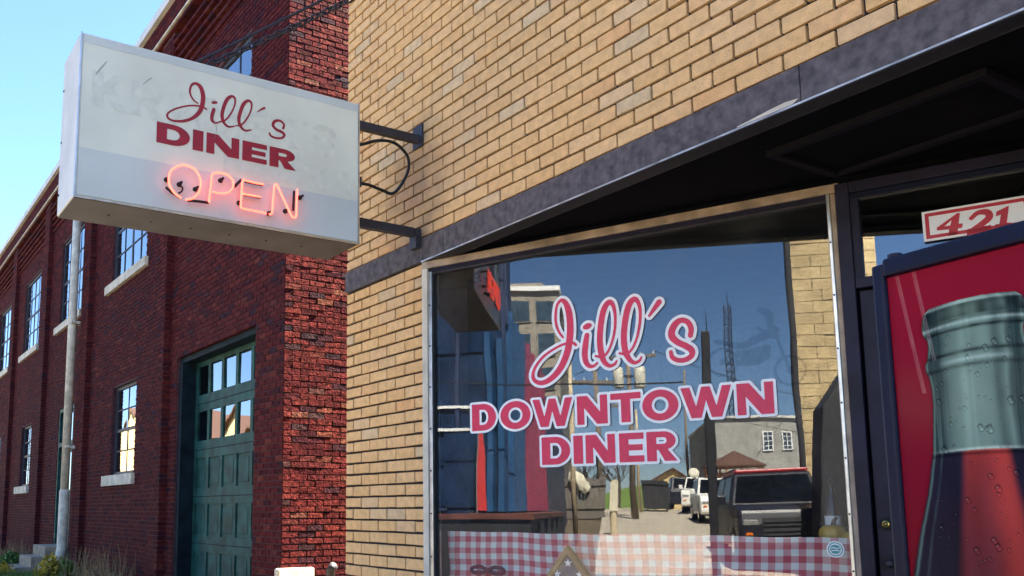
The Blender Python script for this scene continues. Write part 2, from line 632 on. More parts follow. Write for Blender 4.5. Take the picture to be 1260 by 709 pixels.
pm('earth', (.11, .085, .05), .95, nscale=2, namt=.5, bump=.4)
pm('grass', (.12, .19, .03), .8, nscale=3, namt=.45)
pm('dry_weed', (.32, .22, .11), .9, nscale=6, namt=.4)
pm('yellow_leaf', (.46, .35, .03), .7, nscale=9, namt=.5)
pm('green_leaf', (.10, .20, .03), .6, nscale=9, namt=.5)
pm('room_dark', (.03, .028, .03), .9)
pm('bark', (.09, .07, .05), .9, nscale=10, namt=.4)
pm('interior_wood', (.20, .105, .045), .5, nscale=14, namt=.35)


# ------------------------------------------------------------------ the setting
def slope(y):
    return min(max(0.0, 0.0345 * (-y - 3.6)), 1.55)


def lawn_z(x):
    t = min(max((-9.0 - x) / 5.0, 0), 1)
    return 0.25 * t * t * (3 - 2 * t)


def sheet(name, xs, ys, zf, mat, **k):
    v = [(x, y, zf(x, y)) for y in ys for x in xs]
    n = len(xs)
    f = [(j * n + i, j * n + i + 1, (j + 1) * n + i + 1, (j + 1) * n + i) for j in range(len(ys) - 1) for i in range(n - 1)]
    me = bpy.data.meshes.new(name)
    me.from_pydata(v, [], f)
    me.update()
    return obj(name, me, mat, kind='structure', **k)


GX = [-900, -300, -120, -60, -40, -14, -13, -12, -11, -10, -9, -5.5, 0, 6, 30, 60, 120, 300, 900]
GY = [-900, -300, -120, -60, -48.5, -40, -30, -20, -12, -9, -3.6, -3.3, 0, 20, 60, 300, 900]
sheet('ground', GX, GY, lambda x, y: (slope(y) if y <= -3.6 else 0) - 0.16, 'earth')
sheet('road', [-400, -60, 0, 60, 400], [-9.2, -3.45], lambda x, y: slope(y) * .35 - 0.13, 'asphalt')
sheet('side_street', [-3.6, 0, 4.5, 9], [-120, -90, -60, -48.5, -40, -30, -20, -9.2], lambda x, y: slope(y) - 0.05 if y < -9.3 else -0.06, 'worn_asphalt')
obj('pavement', MB().box(-5.18, 30, -3.3, 3.2, -.3, 0), 'pavement', kind='structure')
obj('kerb', MB().box(-40, 30, -3.45, -3.3, -.3, -.005), 'concrete', kind='structure')
sheet('path', [-40, -14, -13, -12, -11, -10, -9, -5.19], [-3.29, -1.6], lambda x, y: 0.02 + lawn_z(x) * .7, 'pavement')
sheet('lawn', [-60, -40, -14, -13, -12, -11, -10, -9, -7, -5.19], [-1.6, -.5, .5, 1.6, 14], lambda x, y: lawn_z(x) - .01 + (.02 if y < -1.5 else 0), 'earth')

# ------------------------------------------------------------------ diner building
COURSE, BL = 0.0697, 0.2045
diner = thing('diner_building', 'yellow brick diner building with dark stone band over angled shop window', 'building')
PX0, PX1 = -5.18, 6.0
WT = 0.016                                          # brick faces stand proud of the mortar by this much
w = MB()
w.box(PX0, PX1, WT, .30, 3.04, 7.1)
w.box(PX0, -4.25, WT, .30, -.1, 2.905)
w.box(1.6, PX1, WT, .30, -.1, 2.9)
w.box(PX0, PX0 + .25, .30, 12, -.1, 7.1)
w.box(PX1 - .25, PX1, .30, 12, -.1, 7.1)
w.box(PX0 + .25, PX1 - .25, 11.7, 12, -.1, 7.1)
w.box(PX0 + .25, PX1 - .25, .30, 11.7, 6.7, 6.9)
obj('wall', w, 'yellow_mortar', diner)
BRICK_ME = {}


def brick_mesh(L, h, dep, mat):
    k = (round(L, 4), h, dep, mat, random.randrange(5))
    if k not in BRICK_ME:
        b = .0018
        me = MB()
        x, z = L / 2, h / 2
        me.v = [(-x, dep, -z), (x, dep, -z), (x, dep, z), (-x, dep, z), (-x, b, -z), (x, b, -z), (x, b, z), (-x, b, z),
                (-x + b, 0, -z + b), (x - b, 0, -z + b), (x - b, 0, z - b), (-x + b, 0, z - b)]
        jt = .0016 if mat == 'yellow_brick' else .0032
        me.v = [v if q < 4 else tuple(c + random.uniform(-jt, jt) for c in v) for q, v in enumerate(me.v)]
        me.f = [(0, 1, 5, 4), (1, 2, 6, 5), (2, 3, 7, 6), (3, 0, 4, 7), (4, 5, 9, 8), (5, 6, 10, 9), (6, 7, 11, 10), (7, 4, 8, 11), (8, 9, 10, 11)]
        m = me.mesh('brick')
        m.materials.append(MATS[mat])
        BRICK_ME[k] = m
    return BRICK_ME[k]


def stuff_bricks(name, lst, mat, parent, dep):
    """lst of (centre, right vector, outward vector, length, height): one joined mesh, tint per brick"""
    n = len(lst)
    V = np.zeros((n, 8, 3))
    b = .0025
    for i, (c, r, o, L, h) in enumerate(lst):
        c, r, o = np.array(c), np.array(r), np.array(o)
        u = np.array([0, 0, 1.0])
        for k, (sx, sz) in enumerate(((-1, -1), (1, -1), (1, 1), (-1, 1))):
            V[i, k] = c + r * sx * L / 2 + u * sz * h / 2 - o * dep
            V[i, k + 4] = c + r * sx * (L / 2 - b) + u * sz * (h / 2 - b)
    F = np.array([(0, 1, 5, 4), (1, 2, 6, 5), (2, 3, 7, 6), (3, 0, 4, 7), (4, 5, 6, 7)])
    faces = (F[None] + 8 * np.arange(n)[:, None, None]).reshape(-1, 4)
    me = bpy.data.meshes.new(name)
    me.from_pydata(V.reshape(-1, 3).tolist(), [], faces.tolist())
    at = me.attributes.new('tint', 'FLOAT', 'FACE')
    at.data.foreach_set('value', np.repeat(rng.random(n), 5))
    me.update()
    return obj(name, me, mat, parent, kind='stuff')


def lay(x0, x1, z0, z1, course, L, joint, holes=(), off=0, zbase=0.0):
    """running bond between x0..x1, z0..z1 minus holes; yields (xc, zc, len, height)"""
    out = []
    j = int(math.floor((z0 - zbase) / course + .5))
    while zbase + (j + 1) * course <= z1 + .02:
        za, zb = zbase + j * course, zbase + (j + 1) * course
        segs = [(x0, x1)]
        for hx0, hx1, hz0, hz1 in holes:
            if (za + zb) / 2 > hz0 and (za + zb) / 2 < hz1:
                ns = []
                for a, b in segs:
                    if hx1 <= a or hx0 >= b:
                        ns.append((a, b))
                    else:
                        if hx0 > a:
                            ns.append((a, hx0))
                        if hx1 < b:
                            ns.append((hx1, b))
                segs = ns
        ph = (.5 if j % 2 else 0) * L + off
        for a, b in segs:
            k = math.floor((a - ph) / L)
            while k * L + ph < b:
                p, q = max(a, k * L + ph), min(b, (k + 1) * L + ph)
                if q - p > .035:
                    out.append(((p + q) / 2, (za + zb) / 2, q - p - joint, course - joint, j))
                k += 1
        j += 1
    return out


ybr = lay(PX0, 1.6, 3.05, 6.2, COURSE, BL, .0118, zbase=3.05, off=PX0)
ybr += lay(PX0, -4.258, .0, 2.90, COURSE, BL, .0118, zbase=2.90 - 42 * COURSE, off=PX0)


def img_area(x, y, z, dx):
    a = project((x - dx / 2, y, z))
    b = project((x + dx / 2, y, z + COURSE))
    if a[2] < .2 or b[2] < .2:
        return 0
    cx, cy = (a[0] + b[0]) / 2, (a[1] + b[1]) / 2
    if cx < 420 or cx > 1262 or cy < -4 or cy > 712:
        return 0
    if cx < 446 and 118 < cy < 312:
        return 0
    return abs((b[0] - a[0])) * COURSE * FPX / a[2]


ybr.sort(key=lambda q: -img_area(q[0], 0, q[1], q[2]))
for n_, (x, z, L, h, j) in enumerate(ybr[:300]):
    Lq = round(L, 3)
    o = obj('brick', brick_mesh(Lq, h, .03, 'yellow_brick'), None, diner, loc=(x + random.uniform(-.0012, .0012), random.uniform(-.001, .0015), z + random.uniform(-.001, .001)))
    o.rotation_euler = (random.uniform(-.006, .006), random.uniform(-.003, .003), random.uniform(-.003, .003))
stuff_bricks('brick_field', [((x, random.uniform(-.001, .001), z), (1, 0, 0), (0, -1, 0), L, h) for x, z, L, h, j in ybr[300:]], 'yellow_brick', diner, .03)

# stone band with its drip flashing
bj = [PX0, -4.25, -4.044, -2.936, -1.84, -.74, .36, 1.6]
for a, b in zip(bj[:-1], bj[1:]):
    bx('band_panel', a + .002, b - .002, -.012 + random.uniform(-.002, .002), .1, 2.907, 3.043, 'band_stone', diner, bevel=.003)
fl = MB()
fl.box(-4.25, 1.6, -.020, .06, 2.893, 2.9045)
obj('drip_edge', fl, 'black_paint', diner)
fl = MB()
fl.box(-4.25, 1.6, -.0235, -.0205, 2.897, 2.9035)
obj('flashing', fl, 'band_flashing', diner)
patch = flat_mesh('paint_patch', [('poly', [[(-2.16, 2.9095), (-1.87, 2.9095), (-1.846, 2.922), (-1.90, 2.928), (-1.97, 2.924), (-2.05, 2.917)]])], 0, .004, lambda a, b: (a, -.0155, b))
obj('paint_patch', patch, 'cream_frame', diner, label='white bare patch on lower edge of stone band')

ANG = R(22.666)
W0 = (-4.242, 0.0, 0.0)
DS = dict(loc=W0, rz=ANG)
UX, UY = math.cos(ANG), math.sin(ANG)


def shop(s, d, z):
    return (W0[0] + UX * s - UY * d, W0[1] + UY * s + UX * d, z)


SL = 6.2                                            # length of the angled shop front
so = MB()
tri = [(-4.24, .02), (1.6, .02), (1.6, 2.42)]
so.prism(tri, lambda a, b: (a, b, 2.925), lambda a, b: (a, b, 3.03))
obj('soffit', so, 'soffit_paint', diner)
for (x0, x1, y0, y1) in ((-2.22, -1.39, .31, .345), (-2.22, -1.39, .74, .775), (-2.22, -2.185, .345, .74), (-1.425, -1.39, .345, .74)):
    bx('soffit_trim', x0, x1, y0, y1, 2.900, 2.926, 'soffit_trim', diner)
bx('soffit_panel', -2.185, -1.425, .345, .74, 2.916, 2.9249, 'soffit_paint', diner)

# shop window: head, jambs, glazing beads, pane
f = MB()
f.box(-.004, 2.165, -.03, .07, 2.852, 2.893)                       # weathered head
win = obj('shop_window', f, 'weathered_wood', diner, bevel=.004, **DS)
bx('head_trim', .03, 2.13, -.018, .06, 2.832, 2.8515, 'navy_paint', win)
bx('bead', .058, 2.112, -.012, .03, 2.818, 2.8315, 'iron', win)
bx('jamb', -.003, .034, -.032, .07, .62, 2.8515, 'cream_frame', win, bevel=.003)
bx('jamb', .0345, .056, -.022, .06, .62, 2.8315, 'aluminium', win, bevel=.002)
bx('bead', .0565, .064, -.010, .03, .62, 2.8175, 'rubber', win)
bx('jamb', 2.113, 2.128, -.026, .06, .62, 2.8515, 'aluminium', win, bevel=.003)
bx('jamb', 2.1285, 2.150, -.020, .06, .62, 2.8515, 'weathered_wood', win, bevel=.003)
bx('sill', -.003, 2.15, -.05, .09, .57, .62, 'cream_frame', win)
for s_x in (.045, 2.1205):
    for k in range(9):
        z = .78 + k * .232
        m = MB()
        m.tube([(s_x, -.029, z), (s_x, -.02, z)], .0042, 8)
        obj('screw', m, 'rubber', win)
bx('pane', .06, 2.118, .004, .010, .62, 2.828, 'shop_glass', win)
bx('wall_panel', -.003, 2.15, .0, .1, -.02, .57, 'navy_paint', diner, **DS)

# lettering painted on the glass
ex = lambda a, b: (a, -.0012, b)
ex2 = lambda a, b: (a, -.0024, b)
K = .1975


def px2shop(px, py):
    v = RM.T @ np.array([(px - PPX) / FPX, (py - PPY) / FPX, 1])
    nrm = np.array([UY, -UX, 0])
    t = (nrm @ (np.array(W0) - CAM)) / (nrm @ v)
    h = CAM + t * v - np.array(W0)
    return h[0] * UX + h[1] * UY, h[2]


def script_shapes(strokes, fn, wscale):
    out = []
    for st in strokes:
        out.append(('stroke', [(*fn(x, y), r * wscale) for x, y, r in st]))
    return out


JILL = [
    [(268, 330, 6), (245, 300, 7), (226, 250, 8), (222, 190, 8), (232, 130, 8), (258, 100, 10), (285, 118, 15), (305, 175, 19), (313, 250, 20), (311, 330, 20), (297, 415, 20), (262, 505, 19), (212, 572, 17), (155, 610, 14), (108, 610, 12), (82, 580, 11), (92, 525, 9), (145, 452, 8), (225, 396, 7), (290, 368, 7), (330, 366, 8), (348, 378, 8)],
    [(405, 268, 12), (420, 262, 17), (435, 256, 12)],
    [(417, 318, 14), (408, 380, 17), (404, 440, 17), (412, 485, 15), (435, 510, 11), (462, 508, 8), (482, 490, 6)],
    [(472, 447, 6), (510, 452, 7), (545, 425, 7), (575, 355, 7), (592, 270, 8), (592, 180, 9), (575, 122, 12), (550, 115, 15), (522, 160, 17), (504, 250, 17), (498, 350, 17), (507, 430, 17), (527, 485, 14), (560, 508, 10), (590, 497, 8), (602, 478, 6)],
    [(620, 430, 6), (660, 434, 7), (697, 405, 7), (728, 335, 7), (746, 245, 8), (748, 155, 9), (730, 102, 12), (704, 96, 15), (675, 140, 17), (655, 230, 17), (647, 330, 17), (655, 410, 17), (678, 462, 14), (710, 488, 10), (742, 478, 8), (757, 455, 6)],
    [(866, 112, 15), (840, 148, 12), (806, 196, 7)],
    [(1062, 318, 13), (1066, 275, 14), (1045, 236, 14), (1005, 224, 14), (968, 248, 17), (946, 292, 18), (950, 330, 18), (985, 362, 16), (1035, 385, 16), (1070, 412, 16), (1068, 446, 14), (1030, 470, 13), (985, 473, 12), (950, 455, 12), (940, 422, 10)],
]
sc_px = .1975 * .0047                                # zoom pixels -> metres on the glass
fnj = lambda x, y: px2shop(640 + x * K, 350 + y * K)
jill = script_shapes(JILL, fnj, sc_px)
OUTW = .0145
obj('lettering', flat_mesh('lettering', jill, OUTW, .003, ex), 'letter_white', win, label='white outline of script name on shop window')
obj('lettering', flat_mesh('lettering', jill, 0, .0025, ex2), 'letter_red', win, label='red script name on shop window')
word = []
for ch, a, b in zip('DOWNTOWN', (.299, .474, .663, .910, 1.087, 1.247, 1.434, 1.688), (.447, .651, .886, 1.071, 1.241, 1.422, 1.666, 1.846)):
    word += glyph(ch, a, b, 1.914, 2.057, .047, .031)
obj('lettering', flat_mesh('lettering', word, .0125, .0035, ex), 'letter_white', win, label='white outline of upper word on shop window')
obj('lettering', flat_mesh('lettering', word, 0, .003, ex2), 'letter_red', win, label='red upper word on shop window')
word = []
for ch, a, b in zip('DINER', (.710, .885, .950, 1.124, 1.261), (.867, .936, 1.104, 1.248, 1.407)):
    word += glyph(ch, a, b, 1.721, 1.861, .048, .031)
obj('lettering', flat_mesh('lettering', word, .0125, .0035, ex), 'letter_white', win, label='white outline of lower word on shop window')
obj('lettering', flat_mesh('lettering', word, 0, .003, ex2), 'letter_red', win, label='red lower word on shop window')
# round teal sticker
cs = px2shop(1028, 676)
obj('sticker', flat_mesh('sticker', [('poly', [arc(cs[0], cs[1], .034, .034, 0, 350, 36)])], 0, .002, ex), 'letter_white', win, label='round teal and white sticker at window corner')
pm('teal', (.05, .28, .27), .5)
obj('sticker_print', flat_mesh('sticker_print', [('poly', [arc(cs[0], cs[1], .029, .029, 0, 350, 36), arc(cs[0], cs[1], .0245, .0245, 0, 350, 36)]), ('poly', [arc(cs[0], cs[1] + .003, .021, .016, 0, 350, 30)]), ('poly', [arc(cs[0], cs[1] - .006, .019, .013, 0, 350, 30)])], 0, .0012, ex2), 'teal', win)
obj('sticker_print', flat_mesh('sticker_print', [('stroke', [(cs[0] - .017, cs[1] + .004, .0018), (cs[0] - .004, cs[1] + .007, .0018), (cs[0] + .004, cs[1] + .003, .0018), (cs[0] + .017, cs[1] + .006, .0018)]), ('stroke', [(cs[0] - .015, cs[1] - .007, .0018), (cs[0] - .003, cs[1] - .004, .0018), (cs[0] + .015, cs[1] - .006, .0018)])], 0, .001, lambda a, b: (a, -.0036, b)), 'letter_white', win)
# faint motorcycle silhouette on the glass
gm = bpy.data.materials.new('faint_film')
gm.use_nodes = True
nt = gm.node_tree
nt.nodes.remove(nt.nodes['Principled BSDF'])
t_ = nt.nodes.new('ShaderNodeBsdfTransparent')
t_.inputs[0].default_value = (1, 1, 1, 1)
d_ = nt.nodes.new('ShaderNodeBsdfDiffuse')
d_.inputs[0].default_value = (.012, .05, .11, 1)
mx_ = nt.nodes.new('ShaderNodeMixShader')
mx_.inputs[0].default_value = .13
nt.links.new(t_.outputs[0], mx_.inputs[1])
nt.links.new(d_.outputs[0], mx_.inputs[2])
nt.links.new(mx_.outputs[0], nt.nodes['Material Output'].inputs[0])
MATS['faint_film'] = gm


def mz(x, y):
    return px2shop(780 + x * .3525, 230 + y * .3525)


mot = []
for (cx, cy) in ((308, 612), (545, 640)):
    c0 = mz(cx, cy)
    mot.append(('poly', [arc(c0[0], c0[1], .069, .069, 0, 350, 40), arc(c0[0], c0[1], .056, .056, 0, 350, 40)]))
    mot.append(('poly', [arc(c0[0], c0[1], .016, .016, 0, 350, 16)]))
for st in ([(285, 540, 6), (330, 548, 9), (380, 555, 10), (420, 535, 12), (470, 515, 12), (500, 525, 8)], [(440, 430, 9), (470, 445, 12), (475, 480, 9), (500, 500, 7)],
           [(490, 500, 4), (515, 570, 5), (545, 640, 4)], [(308, 612, 5), (370, 615, 8), (430, 610, 9), (470, 590, 6)], [(360, 580, 8), (400, 590, 20), (440, 580, 20), (470, 560, 8)],
           [(430, 490, 4), (455, 505, 4), (480, 490, 4)]):
    mot.append(('stroke', [(*mz(x, y), r * .3525 * .0043) for x, y, r in st]))
obj('motorcycle_decal', flat_mesh('motorcycle_decal', mot, 0, .003, ex), gm, win, label='faint motorcycle silhouette on shop window')

# posts, transom, door right of the window
bx('door_post', 2.151, 2.205, -.035, .09, -.02, 2.886, 'navy_paint', diner, bevel=.004, **DS)
bx('head_beam', 2.206, SL, -.035, .09, 2.838, 2.886, 'navy_paint', diner, bevel=.003, **DS)
bx('head_beam', 2.206, SL, -.015, .07, 2.815, 2.8375, 'navy_bright', diner, **DS)
tw = obj('transom_window', MB().box(2.206, 2.236, -.02, .07, 2.466, 2.8145), 'navy_paint', diner, **DS)
bx('transom_bar', 2.206, 3.4, -.03, .08, 2.42, 2.4655, 'navy_paint', tw, bevel=.003)
bx('frame_side', 3.37, 3.4, -.02, .07, 2.466, 2.8145, 'navy_paint', tw)
bx('pane', 2.236, 3.37, .010, .016, 2.466, 2.8145, 'door_glass', tw)
dr = obj('door', MB().box(2.212, 3.39, .012, .05, .05, 2.4155), 'navy_paint', diner, **DS)
bx('stile', 2.215, 2.33, -.006, .0115, .06, 2.41, 'navy_paint', dr, bevel=.003)
bx('stile', 3.27, 3.385, -.006, .0115, .06, 2.41, 'navy_paint', dr, bevel=.003)
sx, sz = px2shop(1090.5, 645)
pm('brass', (.75, .52, .14), .25, metal=1.0, nscale=30)
m = MB().lathe([(.0001, .016), (.004, .016), (.0042, .012), (.013, .012), (.0155, .009), (.0155, 0)], n=20)
lk = obj('lock', m, 'brass', dr, smooth=True)
lk.location = (sx, -.006, sz)
lk.rotation_euler = (R(90), 0, 0)
m = MB().lathe([(.0001, .004), (.024, .004), (.026, 0)], n=24)
es = obj('lock_plate', m, 'rubber', dr)
es.location = (sx, -.0061, sz)
es.rotation_euler = (R(90), 0, 0)
sx2, sz2 = px2shop(1095, 693)
bx('lock_plate', sx2 - .03, sx2 + .03, -.0105, -.0062, sz2 - .025, sz2 + .03, 'rubber', dr)
m = MB().lathe([(.0001, .03), (.012, .03), (.016, .02), (.012, .008), (.012, 0)], n=18)
kn = obj('knob', m, 'iron', dr, smooth=True)
kn.location = (sx2 + .004, -.0105, sz2)
kn.rotation_euler = (R(90), 0, 0)
bx('wall_panel', 3.401, SL, -.02, .08, -.02, 2.8145, 'navy_paint', diner, **DS)
# dark room behind the glass
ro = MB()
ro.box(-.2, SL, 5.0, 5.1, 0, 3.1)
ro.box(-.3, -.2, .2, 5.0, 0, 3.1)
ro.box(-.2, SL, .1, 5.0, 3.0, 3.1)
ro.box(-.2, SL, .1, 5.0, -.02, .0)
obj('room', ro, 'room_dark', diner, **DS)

# number board behind the transom pane's face
pm('number_white', (.86, .89, .90), .4, namt=.05)
pm('number_red', (.50, .012, .025), .4, namt=.1)
nb = thing('number_board', 'white number board with red border reading 421 above the door', 'sign', loc=W0, rz=ANG)
bx('board', 2.466, 2.835, -.012, -.004, 2.580, 2.705, 'number_white', nb)
obj('border', flat_mesh('border', [('poly', [[(2.476, 2.589), (2.825, 2.589), (2.825, 2.696), (2.476, 2.696)], [(2.490, 2.603), (2.811, 2.603), (2.811, 2.682), (2.490, 2.682)]])], 0, .003, lambda a, b: (a, -.0135, b)), 'number_red', nb)


def num(x, y):
    return px2shop(1020 + x * .367, 200 + y * .367)


d4 = ('poly', [[num(*q) for q in ((362, 222), (432, 172), (440, 172), (436, 208), (450, 207), (447, 222), (434, 223), (432, 244), (402, 248), (404, 227), (364, 231))], [num(*q) for q in ((388, 217), (408, 214), (412, 196))]])
d2 = ('stroke', [(*num(x, y), r * .367 * .0031) for x, y, r in ((478, 190, 7), (500, 172, 8), (530, 170, 11), (538, 186, 11), (515, 208, 10), (478, 232, 8))])
d2b = ('poly', [[num(*q) for q in ((466, 226), (545, 212), (540, 236), (462, 248))]])
d1 = ('poly', [[num(*q) for q in ((562, 168), (604, 147), (597, 205), (612, 204), (608, 226), (555, 232), (558, 211), (572, 209), (577, 178), (560, 184))]])
obj('lettering', flat_mesh('lettering', [d4, d2, d2b, d1], 0, .0015, lambda a, b: (a, -.0135, b)), 'number_red', nb)

# ------------------------------------------------------------------ hanging sign
XS, XB, YL, YR_, ZB, ZT = -4.05, -4.40, -1.988, -.540, 2.872, 3.650
sign = thing('hanging_sign', 'white box sign with red lettering and lit neon word, jutting from diner wall', 'sign', loc=(0, 0, 0))


def on_sign(px, py, off=0.0):
    v = RM.T @ np.array([(px - PPX) / FPX, (py - PPY) / FPX, 1])
    t = (XS + off - CAM[0]) / v[0]
    h = CAM + t * v
    return h[1], h[2]


def face(off):
    return lambda a, b: (XS + off, a, b)


bx('cabinet', XB, XS - .004, YL, YR_, ZB + .004, ZT, 'sign_metal', sign, bevel=.006)
bx('face_panel', XS - .0035, XS, YL + .012, YR_ - .010, ZB + .012, ZT - .008, 'sign_face', sign)
bx('face_patch', XS + .0003, XS + .0012, YL + .013, YR_ - .012, ZB + .013, 3.105, 'sign_patch', sign)
bx('face_patch', XS + .0003, XS + .0012, YL + .013, YR_ - .012, ZT - .048, ZT - .0085, 'sign_patch', sign)
bx('bottom_panel', XB + .006, XS - .010, YL + .006, YR_ - .006, ZB - .001, ZB + .0035, 'sign_under', sign)
for a in (YL, YR_ - .006):
    bx('edge_trim', XS - .0038, XS + .004, a, a + .006, ZB, ZT, 'aluminium', sign)
bx('edge_trim', XS - .0038, XS + .004, YL + .0065, YR_ - .0065, ZB, ZB + .006, 'aluminium', sign)
for z in (ZB + .1, ZB + .36, ZB + .62):
    m = MB().tube([(XB + .03, YL - .004, z), (XB + .03, YL + .002, z)], .006, 8)
    obj('screw', m, 'iron', sign)
for k in range(6):
    yk = YL + .2 + k * .2
    obj('screw', MB().tube([(XB + .17, yk, ZB - .005), (XB + .17, yk, ZB)], .006, 8), 'iron', sign)


def gl2(ch, x0, x1, y0, y1, sv, sh):
    w_, h_ = x1 - x0, y1 - y0
    P = lambda q: [('poly', [[(x0 + a * w_, y0 + b * h_) for a, b in q]])]
    if ch == 'K':
        return P([(0, 0), (.3, 0), (.3, .32), (.40, .44), (.66, 0), (1, 0), (.60, .62), (.97, 1), (.62, 1), (.3, .66), (.3, 1), (0, 1)])
    if ch == 'A':
        return P([(0, 0), (.28, 0), (.35, .2), (.65, .2), (.72, 0), (1, 0), (.66, 1), (.34, 1)])
    if ch == 'M':
        return P([(0, 0), (.22, 0), (.22, .6), (.42, 0), (.58, 0), (.78, .6), (.78, 0), (1, 0), (1, 1), (.72, 1), (.5, .42), (.28, 1), (0, 1)])
    if ch == "'":
        return P([(.2, .62), (.8, .62), (1, 1), (0, 1)])
    if ch == 'S':
        q = [(.92, .74), (.75, .87), (.45, .90), (.18, .80), (.16, .62), (.45, .53), (.80, .42), (.86, .22), (.62, .10), (.30, .11), (.08, .27)]
        return [('stroke', [(x0 + a * w_, y0 + b * h_, sh * .5) for a, b in q])]
    return glyph(ch, x0, x1, y0, y1, sv, sh)


gh = []
gxs = -1.93
for ch, wd_ in (('K', .16), ('R', .155), ('A', .165), ('M', .18), ('E', .13), ('R', .155), ("'", .035), ('S', .14)):
    gh += gl2(ch, gxs, gxs + wd_, 3.31, 3.48, .045, .036)
    gxs += wd_ + .018
obj('ghost_lettering', flat_mesh('ghost_lettering', gh, 0, .003, face(.0016)), 'sign_ghost', sign, label='pale ghost of an older name showing through the paint')
sw = .016
low = [[(0, 0), (0, .18)], [(.11, .18), (.02, .09), (.12, 0)], [(.17, 0), (.17, .11)], [(.24, .16), (.24, .03), (.27, .0), (.29, .0)], [(.215, .11), (.285, .11)],
       [(.41, .09), (.38, .11), (.34, .09), (.33, .05), (.345, .015), (.38, 0), (.41, .02)], [(.46, 0), (.46, .18)], [(.46, .08), (.49, .11), (.53, .10), (.54, .06), (.54, 0)],
       [(.585, .055), (.67, .058), (.66, .095), (.625, .112), (.59, .09), (.582, .05), (.60, .01), (.635, 0), (.67, .018)], [(.715, 0), (.715, .11)], [(.715, .08), (.745, .11), (.785, .10), (.795, .06), (.795, 0)]]
gk = [('stroke', [(-1.28 + a * .85, 3.14 + b * .85, sw) for a, b in st]) for st in low]
obj('ghost_lettering', flat_mesh('ghost_lettering', gk, 0, .003, face(.0016)), 'sign_ghost', sign, label='pale ghost of an older lower word showing through the paint')
SJ = [
    [(224, 133, 3), (203, 115, 4), (190, 85, 4.5), (196, 55, 5), (215, 46, 6), (236, 62, 9), (247, 98, 10), (244, 138, 10), (230, 172, 9), (200, 198, 7), (160, 210, 6), (115, 208, 5), (92, 193, 5), (97, 173, 4), (135, 154, 4), (190, 143, 4), (238, 146, 4), (262, 158, 4)],
    [(288, 130, 5), (297, 129, 7), (306, 129, 5)],
    [(294, 160, 8), (286, 188, 8), (287, 208, 7), (302, 218, 4.5), (322, 214, 3)],
    [(318, 213, 3), (343, 207, 4), (368, 178, 4), (385, 140, 4), (386, 112, 5), (372, 102, 6), (352, 116, 8), (337, 150, 8), (330, 185, 8), (336, 214, 7), (356, 234, 5), (384, 233, 3)],
    [(390, 231, 3), (415, 226, 4), (440, 197, 4), (457, 160, 4), (458, 132, 5), (444, 121, 6), (424, 136, 8), (410, 170, 8), (403, 203, 8), (410, 232, 7), (430, 251, 5), (457, 249, 3)],
    [(515, 153, 5), (500, 160, 4), (484, 170, 2)],
    [(596, 243, 5), (600, 226, 5), (584, 209, 5), (561, 211, 7), (552, 228, 7), (566, 246, 7), (590, 258, 7), (602, 270, 6), (592, 283, 5), (565, 284, 5), (542, 274, 5), (537, 262, 4)],
]
fs = lambda x, y: on_sign(180 + x * .282, 90 + y * .282)
sj = [('stroke', [(*fs(x, y), r * .282 * .00405) for x, y, r in st]) for st in SJ]
obj('lettering', flat_mesh('lettering', sj, 0, .0018, face(.0022)), 'sign_letter', sign, label='dark red script name on box sign')
KS = lambda a: -2.81 + (a + 2.81) * 1.0125
for st in ([(118, 92, .9), (124, 84, 1.2), (131, 76, .7)], [(176, 104, .8), (183, 98, 1.1), (187, 96, .6)], [(262, 145, .5), (266, 158, .9), (264, 172, .5)]):
    obj('scratch', flat_mesh('scratch', [('stroke', [(*on_sign(x, y), r_ * .0022) for x, y, r_ in st])], 0, .0012, face(.0026)), 'sign_scratch', sign)
word = []
for ch, a, b in zip('DINER', (-1.643, -1.470, -1.403, -1.221, -1.078), (-1.484, -1.418, -1.237, -1.092, -.934)):
    word += glyph(ch, KS(a), KS(b), 3.200, 3.302, .050, .0255)
obj('lettering', flat_mesh('lettering', word, 0, .0022, face(.0022)), 'sign_letter', sign, label='dark red block word on box sign')


def neon(name, pts, r=.0052, mat='neon', off=.048, smooth=True, label=None):
    P = [(XS + (p[2] if len(p) > 2 else off), *on_sign(180 + p[0] * .282, 90 + p[1] * .282, off)) for p in pts]
    if smooth:
        P = [tuple(q) for q in catmull(P, 6)]
    return obj(name, MB().tube(P, r, 8), mat, sign, smooth=True, label=label)


neon('neon_letter', [(152, 545), (120, 520), (99, 478), (105, 432), (138, 407), (180, 405), (218, 428), (237, 470), (232, 515), (205, 545), (172, 553)], label='glowing orange neon letter O')
neon('neon_letter', [(274, 565), (276, 540), (281, 500), (285, 462), (289, 442), (315, 436), (350, 444), (376, 466), (379, 494), (362, 518), (330, 526), (288, 518)], label='glowing orange neon letter P')
neon('neon_letter', [(512, 486), (470, 478), (428, 468), (420, 472), (418, 500), (416, 525), (440, 530), (500, 541), (440, 530.5), (417, 526), (414, 560), (413, 582), (424, 592), (470, 601), (516, 611), (524, 613)], label='glowing orange neon letter E')
neon('neon_letter', [(536, 617), (548, 610), (553, 560), (558, 500), (563, 488), (572, 492), (600, 552), (630, 615), (643, 631), (654, 622), (656, 570), (659, 508)], label='glowing orange neon letter N')
for st in ([(85, 498), (110, 520), (150, 545)], [(180, 556), (230, 560), (272, 566)], [(384, 496), (400, 480), (414, 467)], [(525, 614), (536, 617)], [(645, 515), (643, 560), (641, 600)]):
    neon('blackout_or_shadow_tube', st, r=.0068, mat='rubber', off=.04, smooth=False)
neon('blackout_or_shadow_tube', [(430, 474), (470, 482), (510, 490)], r=.006, mat='rubber', off=.03, smooth=False)  # black rod put in as the shadow behind the E's top arm
